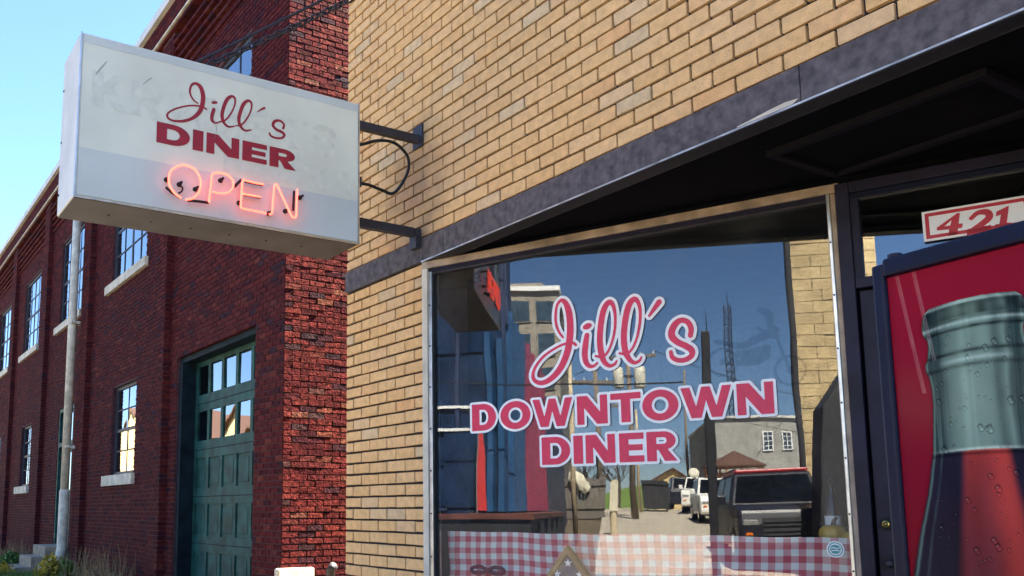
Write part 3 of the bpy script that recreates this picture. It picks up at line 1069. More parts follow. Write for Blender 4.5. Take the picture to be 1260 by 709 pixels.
neon('blackout_or_shadow_tube', [(424, 531), (460, 537), (498, 545)], r=.006, mat='rubber', off=.03, smooth=False)  # black rod put in as the shadow behind the E's middle arm
neon('lead_wire', [(145, 490), (158, 500), (155, 515), (140, 525)], r=.004, mat='rubber', off=.02)
for (x, y) in ((86, 467), (142, 487), (212, 508), (322, 470), (402, 568), (604, 604), (668, 545), (532, 614)):
    a, b = on_sign(180 + x * .282, 90 + y * .282)
    m = MB().tube([(XS + .001, a, b), (XS + .012, a, b), (XS + .014, a, b), (XS + .042, a, b)], [.012, .011, .006, .006], 10)
    obj('tube_support', m, 'rubber', sign)
# arms, cable, chain
m = MB().box(-4.315, -4.275, -.56, -.012, 3.628, 3.672)
arm = obj('support_arm', m, 'iron', sign)
bx('wall_plate', -4.345, -4.245, -.013, -.002, 3.60, 3.735, 'iron', arm)
m = MB().box(-4.315, -4.275, -.56, -.05, 3.055, 3.105)
arm = obj('support_arm', m, 'iron', sign)
bx('wall_plate', -4.330, -4.260, -.0495, -.012, 2.985, 3.10, 'iron', arm)
cab = [(-4.20, -.54, 3.48), (-4.22, -0.441, 3.502), (-4.25, -0.308, 3.565), (-4.28, -0.182, 3.589), (-4.32, -0.074, 3.556), (-4.35, -0.038, 3.499), (-4.37, -0.06, 3.416), (-4.38, -0.127, 3.328), (-4.35, -0.222, 3.32), (-4.30, -0.332, 3.313), (-4.26, -.402, 3.297), (-4.25, -.49, 3.29)]
obj('power_cable', MB().tube([tuple(p) for p in catmull(cab, 8)], .009, 8), 'rubber', sign, smooth=True)
bx('cable_box', -4.28, -4.22, -.539, -.43, 3.262, 3.318, 'iron', sign)
ca, cb = Vector((-4.20, -1.44, 3.65)), Vector((-4.20, 0.0, 4.74))
d = (cb - ca)
n_l = 40
lk_me = None
for i in range(n_l):
    p = ca + d * (i + .5) / n_l - Vector((0, 0, .02 * math.sin(math.pi * (i + .5) / n_l)))
    if lk_me is None:
        pts = [(.030 * math.cos(t), .0145 * math.sin(t), 0) for t in np.linspace(0, 2 * math.pi, 13)]
        lk_me = MB().tube(pts, .0062, 6, cap=False).mesh('chain_link')
        lk_me.materials.append(MATS['iron'])
    o = obj('chain_link', lk_me, None, sign, loc=p)
    q = d.to_track_quat('X', 'Z')
    o.rotation_mode = 'QUATERNION'
    from mathutils import Quaternion
    o.rotation_quaternion = q @ Quaternion((1, 0, 0), R(45 + 90 * (i % 2)))
obj('guy_wire', MB().tube([(-4.19, -1.46, 3.67), (-4.19, -.7, 4.265), (-4.19, 0, 4.80)], .008, 6), 'iron', sign)
m = MB().tube([(-4.195, -1.44, 3.645), (-4.195, -1.44, 3.69)], .022, 8)
obj('chain_anchor', m, 'rust', sign)

# ------------------------------------------------------------------ vending machine
VA = R(-7.53)
vend = thing('vending_machine', 'dark blue framed drinks machine with red front picturing a bottle neck', 'vending machine', loc=(-1.035, -1.014, 0), rz=VA)
bx('cabinet', -.008, .96, .03, .80, .02, 1.985, 'navy_paint', vend, bevel=.01)
bx('frame_bar', -.013, .015, -.006, .029, .03, 1.992, 'navy_bright', vend, bevel=.006)
bx('frame_bar', .93, .96, -.006, .029, .03, 1.992, 'navy_bright', vend, bevel=.006)
bx('frame_bar', .0155, .929, -.010, .029, 1.963, 2.0, 'navy_bright', vend, bevel=.006)
bx('frame_bar', .0155, .929, -.010, .029, .03, .2, 'navy_bright', vend, bevel=.006)
obj('corner_cap', MB().tube([(.032, .01, 1.99), (.032, .01, 2.008)], .014, 10), 'navy_paint', vend)
# printed front: a picture of a wet green bottle on red, colour per vertex of the print
ax = np.concatenate([np.linspace(.0155, .36, 330), np.linspace(.37, .928, 40)])
az = np.concatenate([np.linspace(.205, 1.29, 80), np.linspace(1.295, 1.962, 600)])
nx, nz = len(ax), len(az)
AX, AZ = np.meshgrid(ax, az)


def vnoise(fx, fz, seed):
    """smooth value noise over the print"""
    g_ = np.random.default_rng(seed).random((256, 256))
    X_, Z_ = AX * fx, AZ * fz
    xi, zi = np.floor(X_).astype(int), np.floor(Z_).astype(int)
    tx, tz = X_ - xi, Z_ - zi
    tx, tz = tx * tx * (3 - 2 * tx), tz * tz * (3 - 2 * tz)
    q = lambda a, b: g_[b % 256, a % 256]
    return (q(xi, zi) * (1 - tx) + q(xi + 1, zi) * tx) * (1 - tz) + (q(xi, zi + 1) * (1 - tx) + q(xi + 1, zi + 1) * tx) * tz


def bump_(x, c, w_):
    return np.exp(-((x - c) / w_) ** 2)


# bottle profile in panel metres: half width by height
AXC = .180
zk = [.2, 1.0, 1.25, 1.37, 1.474, 1.54, 1.619, 1.70, 1.735, 1.757, 1.768, 1.782, 1.792, 1.812, 1.828, 1.838, 1.850, 1.868, 1.880, 1.888]
hk = [.30, .262, .205, .164, .136, .114, .096, .089, .089, .092, .097, .098, .093, .089, .090, .097, .099, .098, .093, .080]
rise = .010 * ((AX - AXC) / .1) ** 2                            # rings seen from below curve down at the sides
zc = AZ + rise
hw = np.interp(zc, zk, hk) * (1 + .006 * (vnoise(1, 90, 4) - .5))
top_edge = 1.887 - rise
u = (AX - AXC) / hw
inside = (np.abs(u) < 1) & (AZ < top_edge)
red = np.array([.21, .005, .017])
C = red * (.82 + .30 * vnoise(3, 2, 1) + .25 * np.clip((AZ - 1.4) / .5, -1, 1))[..., None]
# glass: pale grey green core, dark refracting flanks with streaks
streak = vnoise(170, 5, 2) * .6 + vnoise(420, 9, 3) * .4
au = np.abs(u)
core = np.clip(1 - ((au - .10) / .62) ** 2, 0, 1) ** .7
lum = .10 + .62 * core + .22 * bump_(u, -.26, .09) + .12 * bump_(u, -.10, .03) + .20 * bump_(u, .60, .05) - .30 * bump_(u, .42, .10)
flank = np.clip((au - .62) / .2, 0, 1)
lum = lum * (1 - flank * .75) + flank * (streak ** 3) * .55 + .35 * bump_(au, .965, .018)
lum *= .86 + .28 * vnoise(40, 30, 6)
tone = np.array([.24, .345, .26])[None, None] * lum[..., None] + np.array([.012, .03, .03])
rings = .85 * bump_(zc, 1.834, .0035) + .75 * bump_(zc, 1.790, .004) + .6 * bump_(zc, 1.764, .004) + .5 * bump_(zc, 1.852, .003)
tone *= (1 - np.clip(rings * (.65 + .5 * vnoise(60, 200, 8)), 0, .92))[..., None]
tone += (.20 * bump_(zc, 1.775, .004) * core + .22 * bump_(zc, 1.845, .003) * (.4 + streak) + .18 * bump_(AZ, top_edge - .004, .003))[..., None] * np.array([.8, 1, .9])
lip = np.clip((zc - 1.853) / .004, 0, 1) * np.clip((1.882 - zc) / .004, 0, 1)
tone *= (1 - lip * (.35 + .5 * vnoise(55, 60, 9)))[..., None]
# liquid: dark sides, glowing amber red middle
liq = zc - .5 * rise < 1.606
am = np.clip((.50 - np.abs(u - .05)) / .16, 0, 1)
am = am * am * (3 - 2 * am)
glow = .22 + .55 * bump_(u, .30, .22) + .50 * np.clip((AZ - 1.32) / .28, 0, 1) ** 1.5
lq = np.array([.010, .008, .016])[None, None] * (1 + vnoise(50, 8, 5))[..., None] + np.array([.40, .034, .010])[None, None] * (am * glow * (.8 + .4 * vnoise(26, 14, 7)))[..., None]
lq += (.22 * bump_(au, .955, .022) + .10 * bump_(au, .80, .02) * streak)[..., None] * np.array([.35, .60, .45])
B = np.where(liq[..., None], lq, tone)
men = bump_(zc - .5 * rise, 1.608, .0028)
B += (men * (.25 + .3 * streak) * np.clip(1.05 - au, 0, 1))[..., None] * np.array([.8, .9, .75])
B *= (1 - .55 * bump_(zc - .5 * rise, 1.600, .0035))[..., None]
drops = random.Random(3)
for _ in range(330):                                            # water drops printed on the bottle
    dx, dz = drops.uniform(.05, .33), drops.uniform(1.30, 1.83)
    dr_ = drops.choice((.0010, .0012, .0014, .0014, .0018, .0018, .0024, .0032, .0050))
    asp = drops.uniform(.6, .95)
    i0, i1 = np.searchsorted(ax, [dx - 2 * dr_, dx + 2 * dr_])
    j0, j1 = np.searchsorted(az, [dz - 3 * dr_, dz + 3 * dr_])
    if i1 <= i0 or j1 <= j0:
        continue
    SX, SZ = AX[j0:j1, i0:i1] - dx, AZ[j0:j1, i0:i1] - dz
    SX = SX + .25 * dr_ * np.sin(SZ / dr_ * 2)
    rr = np.hypot(SX, SZ * asp) / dr_
    inn = np.clip((1.0 - rr) / .25, 0, 1)
    rimd = np.exp(-((rr - 1.0) / .22) ** 2)
    k = 1 + inn * (.75 * np.clip(-SZ / dr_, 0, 1) - .30 * np.clip(SZ / dr_, 0, 1)) - .55 * rimd
    hl_ = np.exp(-((SX + .3 * dr_) ** 2 + (SZ - .4 * dr_) ** 2) / (.22 * dr_) ** 2) * .20
    B[j0:j1, i0:i1] = B[j0:j1, i0:i1] * k[..., None] + hl_[..., None]
C = np.where(inside[..., None], np.clip(B, .002, .9), C)
halo = np.exp(-np.clip(au - 1, 0, 9) * 30) * (~inside) * (AZ < top_edge)
C = C * (1 - .5 * halo)[..., None]
for a0, zl in ((.034, 1.72), (.070, 1.78)):                      # glossy reflection streaks drawn into the panel colour
    for off in (0, .0030, .0055):
        xc = a0 + off + (1.965 - AZ) * .15 + .03 * (1.965 - AZ) ** 2
        k = bump_(AX, xc, .0008) * (AZ > zl) * (.10 + .12 * vnoise(3, 40, 12))
        C += k[..., None] * np.array([1, .75, .7])
pan = bpy.data.meshes.new('front_panel')
vv = np.stack([AX, np.zeros_like(AX) + .004, AZ], -1).reshape(-1, 3)
ii = np.arange(nx * nz).reshape(nz, nx)
ff = np.stack([ii[:-1, :-1], ii[:-1, 1:], ii[1:, 1:], ii[1:, :-1]], -1).reshape(-1, 4)
pan.from_pydata(vv.tolist(), [], ff.tolist())
ca_ = pan.color_attributes.new('print', 'FLOAT_COLOR', 'POINT')
ca_.data.foreach_set('color', np.concatenate([C.reshape(-1, 3), np.ones((nx * nz, 1))], 1).ravel())
pmat = bpy.data.materials.new('printed_panel')
pmat.use_nodes = True
nt = pmat.node_tree
at = nt.nodes.new('ShaderNodeAttribute')
at.attribute_name = 'print'
b_ = nt.nodes['Principled BSDF']
b_.inputs['Roughness'].default_value = .12
b_.inputs['Specular IOR Level'].default_value = .16
nt.links.new(at.outputs['Color'], b_.inputs['Base Color'])
obj('front_panel', pan, pmat, vend, label='red printed panel with a wet bottle neck')

# ------------------------------------------------------------------ inside the shop window
ging = bpy.data.materials.new('gingham')
ging.use_nodes = True
nt = ging.node_tree
L = nt.links.new
b_ = nt.nodes['Principled BSDF']
b_.inputs['Roughness'].default_value = .9
uvn = nt.nodes.new('ShaderNodeAttribute')
uvn.attribute_name = 'weave'
sp = nt.nodes.new('ShaderNodeSeparateXYZ')
L(uvn.outputs['Vector'], sp.inputs[0])
mm = []
for ax_ in (0, 1):
    fr = nt.nodes.new('ShaderNodeMath')
    fr.operation = 'FRACT'
    L(sp.outputs[ax_], fr.inputs[0])
    gt = nt.nodes.new('ShaderNodeMath')
    gt.operation = 'GREATER_THAN'
    gt.inputs[1].default_value = .5
    L(fr.outputs[0], gt.inputs[0])
    mm.append(gt)
ad = nt.nodes.new('ShaderNodeMath')
ad.operation = 'ADD'
L(mm[0].outputs[0], ad.inputs[0])
L(mm[1].outputs[0], ad.inputs[1])
hf = nt.nodes.new('ShaderNodeMath')
hf.operation = 'MULTIPLY'
hf.inputs[1].default_value = .5
L(ad.outputs[0], hf.inputs[0])
rp = nt.nodes.new('ShaderNodeValToRGB')
rp.color_ramp.interpolation = 'CONSTANT'
rp.color_ramp.elements[0].color = (.84, .80, .70, 1)
rp.color_ramp.elements[1].position = .4
rp.color_ramp.elements[1].color = (.74, .35, .33, 1)
e = rp.color_ramp.elements.new(.8)
e.color = (.60, .09, .11, 1)
L(hf.outputs[0], rp.inputs[0])
L(rp.outputs[0], b_.inputs['Base Color'])
MATS['gingham'] = ging
ncx, ncz = 240, 60
V, UVW = [], []
for j in range(ncz):
    for i in range(ncx):
        s = -.06 + 2.26 * i / (ncx - 1)
        t = j / (ncz - 1)
        z = 1.375 - t * .62
        dpt = .13 + .010 * math.sin(s * 31 + 2 * math.sin(s * 7)) * (.3 + t) + .012 * math.sin(s * 5.3 + t * 3) + .012 * math.sin(t * 26 + s * 2.1) * t
        sag = .002 * math.sin(s * 6.1) + .0015 * math.sin(s * 17)
        V.append((s, dpt, z + sag * (1 - t) - .010 * t * math.sin(s * 9)))
        UVW.append((s / .066 + .10 * math.sin(t * 5 + s * 3), t * .62 / .060 + .12 * math.sin(s * 4.2), 0))
me = bpy.data.meshes.new('gingham_curtain')
me.from_pydata(V, [], [(j * ncx + i, j * ncx + i + 1, (j + 1) * ncx + i + 1, (j + 1) * ncx + i) for j in range(ncz - 1) for i in range(ncx - 1)])
wa = me.attributes.new('weave', 'FLOAT_VECTOR', 'POINT')
wa.data.foreach_set('vector', np.array(UVW, float).ravel())
obj('gingham_curtain', me, 'gingham', label='red and white gingham cloth hung across bottom of shop window', cat='curtain', smooth=True, **DS)
bx('display_shelf', .08, 2.1, .17, .60, 1.30, 1.335, 'interior_wood', diner, **DS)

fc = thing('flag_case', 'triangular wooden flag case leaning against gingham cloth', 'flag case', loc=shop(.805, .075, 0), rz=ANG)


def tri_ring(h, b, t):
    return [[(-b, 0), (b, 0), (0, h)], [(-b + 2.4 * t, t), (b - 2.4 * t, t), (0, h - 1.9 * t)]]


m = MB()
o_, i_ = tri_ring(.26, .20, .020)
for k in range(3):
    q = (k + 1) % 3
    m.prism([o_[k], o_[q], i_[q], i_[k]], lambda a, b: (a, -.02, 1.055 + b), lambda a, b: (a, .02, 1.055 + b))
obj('case_frame', m, 'interior_wood', fc)
pm('flag_blue', (.03, .04, .12), .9)
m = MB().prism(i_, lambda a, b: (a, -.006, 1.055 + b), lambda a, b: (a, .0, 1.055 + b))
obj('folded_flag', m, 'flag_blue', fc)
stars = []
for (a, b) in ((0, .175), (-.06, .12), (.06, .12), (0, .075), (-.12, .06), (.12, .06)):
    stars.append(('poly', [[(a + (.022 if k % 2 == 0 else .009) * math.sin(k * math.pi / 5), 1.055 + b + (.022 if k % 2 == 0 else .009) * math.cos(k * math.pi / 5)) for k in range(10)]]))
obj('star', flat_mesh('star', stars, 0, .0015, lambda a, b: (a, -.0075, b)), 'letter_white', fc)


def gourd(sx_, dd, z, r, label, squash=.8):
    m = MB()
    nseg, nr = 40, 14
    for i in range(nr + 1):
        ph = math.pi * i / nr
        for k in range(nseg):
            a = 2 * math.pi * k / nseg
            rr = r * math.sin(ph) * (1 - .10 * abs(math.sin(a * 4))) + 1e-4
            zz = r * squash * (1 - math.cos(ph)) - (r * .18 * math.exp(-((math.pi - ph) / .5) ** 2))
            m.v.append((rr * math.cos(a), rr * math.sin(a), zz))
    for i in range(nr):
        for k in range(nseg):
            a, b = i * nseg + k, i * nseg + (k + 1) % nseg
            m.f.append((a, b, b + nseg, a + nseg))
    t = thing('gourd', label, 'gourd', loc=shop(sx_, dd, z), group='gourds on the window shelf')
    obj('gourd_body', m, 'gourd_skin', t, smooth=True)
    obj('stem', MB().tube([(0, 0, r * 1.35), (.006, 0, r * 1.75), (.018, .004, r * 2.0)], [.012, .009, .008], 8), 'bark', t)


pm('gourd_skin', (.62, .36, .03), .45, nscale=12, namt=.3)
gourd(2.0, .27, 1.336, .062, 'rounder yellow gourd on window shelf beside dark bottle')
gourd(2.09, .22, 1.336, .050, 'smaller yellow gourd on window shelf nearest the right jamb', .7)
bt = thing('bottle', 'dark glass bottle on window shelf behind the yellow gourds', 'bottle', loc=shop(1.98, .40, 1.336))
pm('bottle_glass', (.012, .014, .016), .12)
obj('bottle_body', MB().lathe([(.0001, 0), (.034, 0), (.036, .01), (.036, .17), (.03, .20), (.014, .235), (.013, .29), (.016, .292), (.016, .305), (.0001, .305)], n=24), 'bottle_glass', bt, smooth=True)
obj('bottle_label', MB().lathe([(.0368, .05), (.0368, .13)], n=24), 'letter_white', bt, smooth=True)
bw = thing('ribbon_bow', 'dark red ribbon bow on gingham cloth at lower left of window', 'bow', loc=shop(.33, .09, 1.175), rz=ANG)
pm('bow_red', (.16, .01, .035), .6)
for sgn in (-1, 1):
    m = MB()
    P = [(0, 0, 0), (sgn * .04, -.006, .018), (sgn * .085, -.008, .014), (sgn * .10, -.004, 0), (sgn * .085, 0, -.014), (sgn * .04, .002, -.014), (0, 0, 0)]
    m.tube([tuple(p) for p in catmull(P, 5)], .010, 8)
    obj('loop', m, 'bow_red', bw, smooth=True)
obj('knot', MB().lathe([(.0001, -.016), (.012, -.012), (.015, 0), (.012, .012), (.0001, .016)], n=12), 'bow_red', bw, smooth=True)

# ------------------------------------------------------------------ red brick building
RX0, RX1, RY = -46.0, -9.217, 1.40
red = thing('brick_building', 'two storey dark red brick building with tall windows and green garage door', 'building')
RC, RL = .0695, .205
PIL = [(-13.9, -13.3), (-18.93, -18.33), (-23.35, -22.75), (-28.0, -27.4), (-32.6, -32.0), (-37.2, -36.6)]
ZTOP = 9.5
UPW = [(-12.45, -10.36), (-16.95, -14.78), (-21.6, -19.45), (-26.3, -24.15), (-30.75, -28.6), (-35.3, -33.2)]
LOW = [(-16.55, -15.08), (-25.8, -24.45), (-30.6, -29.25), (-35.0, -33.6)]
HU = [(a, b, 5.66, 7.62) for a, b in UPW]
HL = [(a, b, 2.10, 3.66) for a, b in LOW]
HD = [(-21.15, -19.68, .78, 3.72)]
HG = [(-12.95, -10.05, .0, 3.71)]
holes = HU + HL + HD + HG


def holed(m, x0, x1, z0, z1, y0, y1, hs):
    xs = sorted({x0, x1, *[q for h in hs for q in h[:2] if x0 < q < x1]})
    zs = sorted({z0, z1, *[q for h in hs for q in h[2:] if z0 < q < z1]})
    for a, b in zip(xs[:-1], xs[1:]):
        run = None
        for c, e in list(zip(zs[:-1], zs[1:])) + [(None, None)]:
            inside = c is not None and any(h[0] < (a + b) / 2 < h[1] and h[2] < (c + e) / 2 < h[3] for h in hs)
            if c is not None and not inside:
                run = (run[0], e) if run else (c, e)
            elif run:
                m.box(a, b, y0, y1, run[0], run[1])
                run = None


m = MB()
holed(m, RX0, RX1 - .012, -.3, ZTOP, RY + .012, RY + .30, holes)
m.box(RX0, RX1 - .30, 12.7, 13, -.3, ZTOP)
m.box(RX0, RX0 + .3, RY + .3, 12.7, -.3, ZTOP)
m.box(RX0 + .3, RX1 - .3, RY + .3, 12.7, 8.9, 9.1)
obj('wall', m, 'red_mortar', red)
bx('wall', RX1 - .30, RX1 - .016, RY + .301, 13, -.3, ZTOP, 'pier_mortar', red)
bx('wall', RX1 - .0118, RX1 - .0112, RY + .015, RY + .30, -.3, ZTOP, 'pier_mortar', red)
# face bricks: the 300 that show largest (return wall) as parts, the rest joined
ret = lay(RY, 5.0, -.2, ZTOP - .05, RC, RL, .011, zbase=-.2, off=RY)


def vis_ret(q):
    p = project((RX1, q[0], q[1]))
    return -abs(p[1] - 350) if (340 < p[0] < 426 and -6 < p[1] < 714) else -9999


ret.sort(key=vis_ret, reverse=True)
for (yc, zc_, L, h, j) in ret[:300]:
    Lq = round(L, 3)
    o = obj('brick', brick_mesh(Lq, h, .04, 'pier_brick'), None, red, loc=(RX1 + random.uniform(-.003, .004), yc + random.uniform(-.002, .002), zc_ + random.uniform(-.0012, .0012)))
    o.rotation_euler = (random.uniform(-.004, .004), random.uniform(-.014, .014), R(90) + random.uniform(-.015, .015))
lst = [((RX1 + random.uniform(-.003, .004), yc, zc_), (0, 1, 0), (1, 0, 0), L, h) for yc, zc_, L, h, j in ret[300:]]
stuff_bricks('pier_brick_field', lst, 'pier_brick', red, .045)
lst = []
fb = lay(RX0, RX1, -.2, ZTOP - .05, RC, RL, .0105, holes=holes, zbase=-.2, off=RX1)
lst += [((x, RY + random.uniform(-.002, .002), z), (1, 0, 0), (0, -1, 0), L, h) for x, z, L, h, j in fb]
stuff_bricks('brick_field', lst, 'red_brick', red, .045)
lst = []
for a, b in PIL:
    for x, z, L, h, j in lay(a, b, -.2, 8.95, RC, RL, .0105, zbase=-.2, off=a):
        lst.append(((x, RY - .105 + random.uniform(-.002, .002), z), (1, 0, 0), (0, -1, 0), L, h))
stuff_bricks('pilaster_bricks', lst, 'red_brick', red, .11)
m = MB()
for a, b in PIL:
    m.box(a + .012, b - .012, RY - .092, RY + .02, -.3, 8.95)
obj('pilaster_core', m, 'red_mortar', red)
# corbelled courses between the pilasters, string course, coping
edges = [RX1] + [q for p in PIL for q in (p[1], p[0])] + [RX0]
bays = [(edges[2 * i + 1], edges[2 * i]) for i in range(len(edges) // 2)]
lst = []
for a, b in bays:
    for k in range(5):
        z0 = 8.18 + k * 2 * RC
        for x, z, L, h, j in lay(a, b, z0, z0 + RC, RC, RL, .0105, zbase=z0, off=a + .1 * k):
            lst.append(((x, RY - .03 - .018 * k, z), (1, 0, 0), (0, -1, 0), L, h))
for x, z, L, h, j in lay(RX0, RX1 + .10, 8.95, 9.44, RC, RL, .0105, zbase=8.95, off=RX0):
    lst.append(((x, RY - .135, z), (1, 0, 0), (0, -1, 0), L, h))
stuff_bricks('corbel_bricks', lst, 'red_brick', red, .14)
bx('string_course', RX0, RX1 + .12, RY - .165, RY + .1, 9.02, 9.055, 'stone_sill', red)
bx('coping', RX0, RX1 + .16, RY - .20, RY + .36, 9.45, 9.60, 'coping', red)
bx('coping', RX1 - .36, RX1 + .06, RY + .36, 13, 9.45, 9.60, 'coping', red)


def sash(x0, x1, z0, z1, cols, rows, yf, wide_mid=True):
    f = MB()
    t = .055
    f.box(x0, x0 + t, yf, yf + .07, z0, z1)
    f.box(x1 - t, x1, yf, yf + .07, z0, z1)
    f.box(x0 + t, x1 - t, yf, yf + .07, z0, z0 + t)
    f.box(x0 + t, x1 - t, yf, yf + .07, z1 - t, z1)
    wdw = obj('window', f, 'window_paint', red)
    W, H = (x1 - x0 - 2 * t), (z1 - z0 - 2 * t)
    for c in range(1, cols):
        x = x0 + t + W * c / cols
        hw_ = .035 if (wide_mid and 2 * c == cols) else .011
        bx('muntin', x - hw_, x + hw_, yf + .016, yf + .040, z0 + t, z1 - t, 'window_paint', wdw)
    for r in range(1, rows):
        z = z0 + t + H * r / rows
        hh = .028 if 2 * r == rows else .011
        bx('muntin', x0 + t, x1 - t, yf + .014, yf + .042, z - hh, z + hh, 'window_paint', wdw)
    for c in range(cols):
        for r in range(rows):
            xa, za = x0 + t + W * c / cols, z0 + t + H * r / rows
            pw, ph = W / cols, H / rows
            o = bx('pane', -pw / 2, pw / 2, 0, .004, -ph / 2, ph / 2, 'old_glass', wdw, loc=(xa + pw / 2, yf + .026, za + ph / 2))
            o.rotation_euler = (random.uniform(-.008, .008), 0, random.uniform(-.012, .012))
    return wdw


pm('window_paint', (.025, .035, .05), .6, nscale=8, namt=.4)
pm('blind', (.45, .47, .48), .9)
for a, b in UPW:
    wdw = sash(a, b, 5.66, 7.62, 4, 4, RY + .05)
    bx('sill', a - .30, b + .14, RY - .06, RY + .16, 5.50, 5.655, 'stone_sill', wdw)
    bx('room_back', a, b, RY + .9, RY + .95, 5.5, 7.7, 'room_dark', wdw)
for a, b in LOW:
    wdw = sash(a, b, 2.10, 3.66, 2, 4, RY + .07, False)
    bx('sill', a - .36, b + .10, RY - .06, RY + .16, 1.915, 2.095, 'stone_sill', wdw)
    bx('room_back', a, b, RY + .9, RY + .95, 1.9, 3.7, 'room_dark', wdw)
# green panelled door with transom
DX0, DX1 = -21.15, -19.68
m = MB()
m.box(DX0, DX0 + .09, RY + .10, RY + .28, .78, 3.72)
m.box(DX1 - .09, DX1, RY + .10, RY + .28, .78, 3.72)
m.box(DX0 + .09, DX1 - .09, RY + .10, RY + .28, 3.62, 3.72)
m.box(DX0 + .09, DX1 - .09, RY + .10, RY + .28, 2.86, 2.95)
dr2 = obj('door', m, 'green_paint', red)
bx('leaf', DX0 + .09, DX1 - .09, RY + .20, RY + .24, .80, 2.86, 'green_paint', dr2)
cx = (DX0 + DX1) / 2
for (x0, x1, z0, z1) in ((DX0 + .09, DX0 + .23, .80, 2.86), (DX1 - .23, DX1 - .09, .80, 2.86), (DX0 + .23, DX1 - .23, .80, 1.0), (DX0 + .23, DX1 - .23, 1.36, 1.5), (DX0 + .23, DX1 - .23, 1.80, 1.92), (DX0 + .23, DX1 - .23, 2.72, 2.86), (cx - .05, cx + .05, 1.0, 1.36), (cx - .05, cx + .05, 1.5, 1.80)):
    bx('door_rail', x0, x1, RY + .175, RY + .1995, z0, z1, 'green_paint', dr2)
bx('pane', DX0 + .23, DX1 - .23, RY + .190, RY + .196, 1.92, 2.72, 'old_glass', dr2)
bx('pane', DX0 + .09, DX1 - .09, RY + .20, RY + .205, 2.95, 3.62, 'old_glass', dr2)
bx('room_back', DX0, DX1, RY + .9, RY + .95, .7, 3.8, 'room_dark', dr2)
dr2.location.y = -.085
# green garage door
GX0, GX1, GY_ = -12.95, -10.05, RY + .25
m = MB()
m.box(GX0 + .001, GX0 + .12, RY + .04, RY + .34, -.2, 3.62)
m.box(GX1 - .10, GX1 - .001, RY + .06, RY + .34, -.2, 3.62)
m.box(GX0 + .001, GX1 - .001, RY + .06, RY + .34, 3.62, 3.709)
gd = obj('garage_door', m, 'green_dark', red)
cw = .52
gx = GX0 + .12 + .08
zr = [(3.13, 3.55), (2.47, 2.89), (1.80, 2.22), (1.14, 1.58), (.48, .92), (-.15, .26)]
hg = [(gx + c * cw, gx + c * cw + .43, z0, z1) for c in range(5) for z0, z1 in zr]
m = MB()
holed(m, GX0 + .121, GX1 - .101, -.2, 3.62, GY_, GY_ + .045, hg)
obj('door_leaf', m, 'green_paint', gd)
for c in range(5):
    for r, (z0, z1) in enumerate(zr):
        a, b = gx + c * cw, gx + c * cw + .43
        if r < 2:
            o = bx('pane', -.21, .21, 0, .005, -(z1 - z0) / 2, (z1 - z0) / 2, 'old_glass', gd, loc=((a + b) / 2, GY_ + .022, (z0 + z1) / 2))
            o.rotation_euler = (random.uniform(-.01, .01), 0, random.uniform(-.015, .015))
        else:
            bx('panel', a, b, GY_ + .022, GY_ + .034, z0, z1, 'green_paint', gd)
            bx('panel', a + .05, b - .05, GY_ + .012, GY_ + .0215, z0 + .05, z1 - .05, 'green_paint', gd, bevel=.006)
for z in (3.0, 2.34, 1.68, 1.03, .36):
    bx('section_seam', GX0 + .121, GX1 - .101, GY_ - .003, GY_ - .0005, z - .006, z + .006, 'green_dark', gd)
bx('room_back', GX0, GX1, RY + 1.2, RY + 1.25, -.1, 3.8, 'room_dark', gd)
# downpipe
pts = [(-19.15, RY - .22, 8.9), (-19.15, RY - .22, 1.85)]
dp = obj('downpipe', MB().tube(pts, .085, 16), 'cream_pipe', red, smooth=True)
obj('pipe_sleeve', MB().tube([(-19.15, RY - .22, 1.9), (-19.15, RY - .22, 1.86), (-19.15, RY - .22, .75), (-19.15, RY - .25, .58), (-19.17, RY - .40, .42), (-19.2, RY - .62, .30)], [.086, .098, .10, .105, .11, .105], 16), 'cream_pipe', dp, smooth=True)
for z in (5.3, 2.75, 7.6):
    m = MB().box(-19.26, -19.04, RY - .21, RY + .01, z - .03, z + .03)
    m.box(-19.06, -18.98, RY - .27, RY - .2, z - .02, z + .02)
    obj('pipe_bracket', m, 'cream_pipe', dp)
bx('corner_guard', RX1 - .05, RX1 + .06, RY - .06, RY + .38, -.2, .868, 'stone_sill', red, bevel=.02)
obj('vent_pipe', MB().tube([(RX1 + .10, RY + .55, .0), (RX1 + .10, RY + .55, .84), (RX1 + .16, RY + .56, .885)], .05, 12), 'iron', red, smooth=True)

# stoop
sp_ = thing('stone_steps', 'three worn concrete steps below the green panelled door', 'steps', loc=(0, 0, 0))
for (y0, y1, z1) in ((.92, 1.39, .775), (.66, .919, .57), (.36, .659, .38)):
    bx('step', -20.7 - (1.4 - y1) * .08, -19.42, y0, y1, -.1, z1, 'concrete', sp_, bevel=.015)


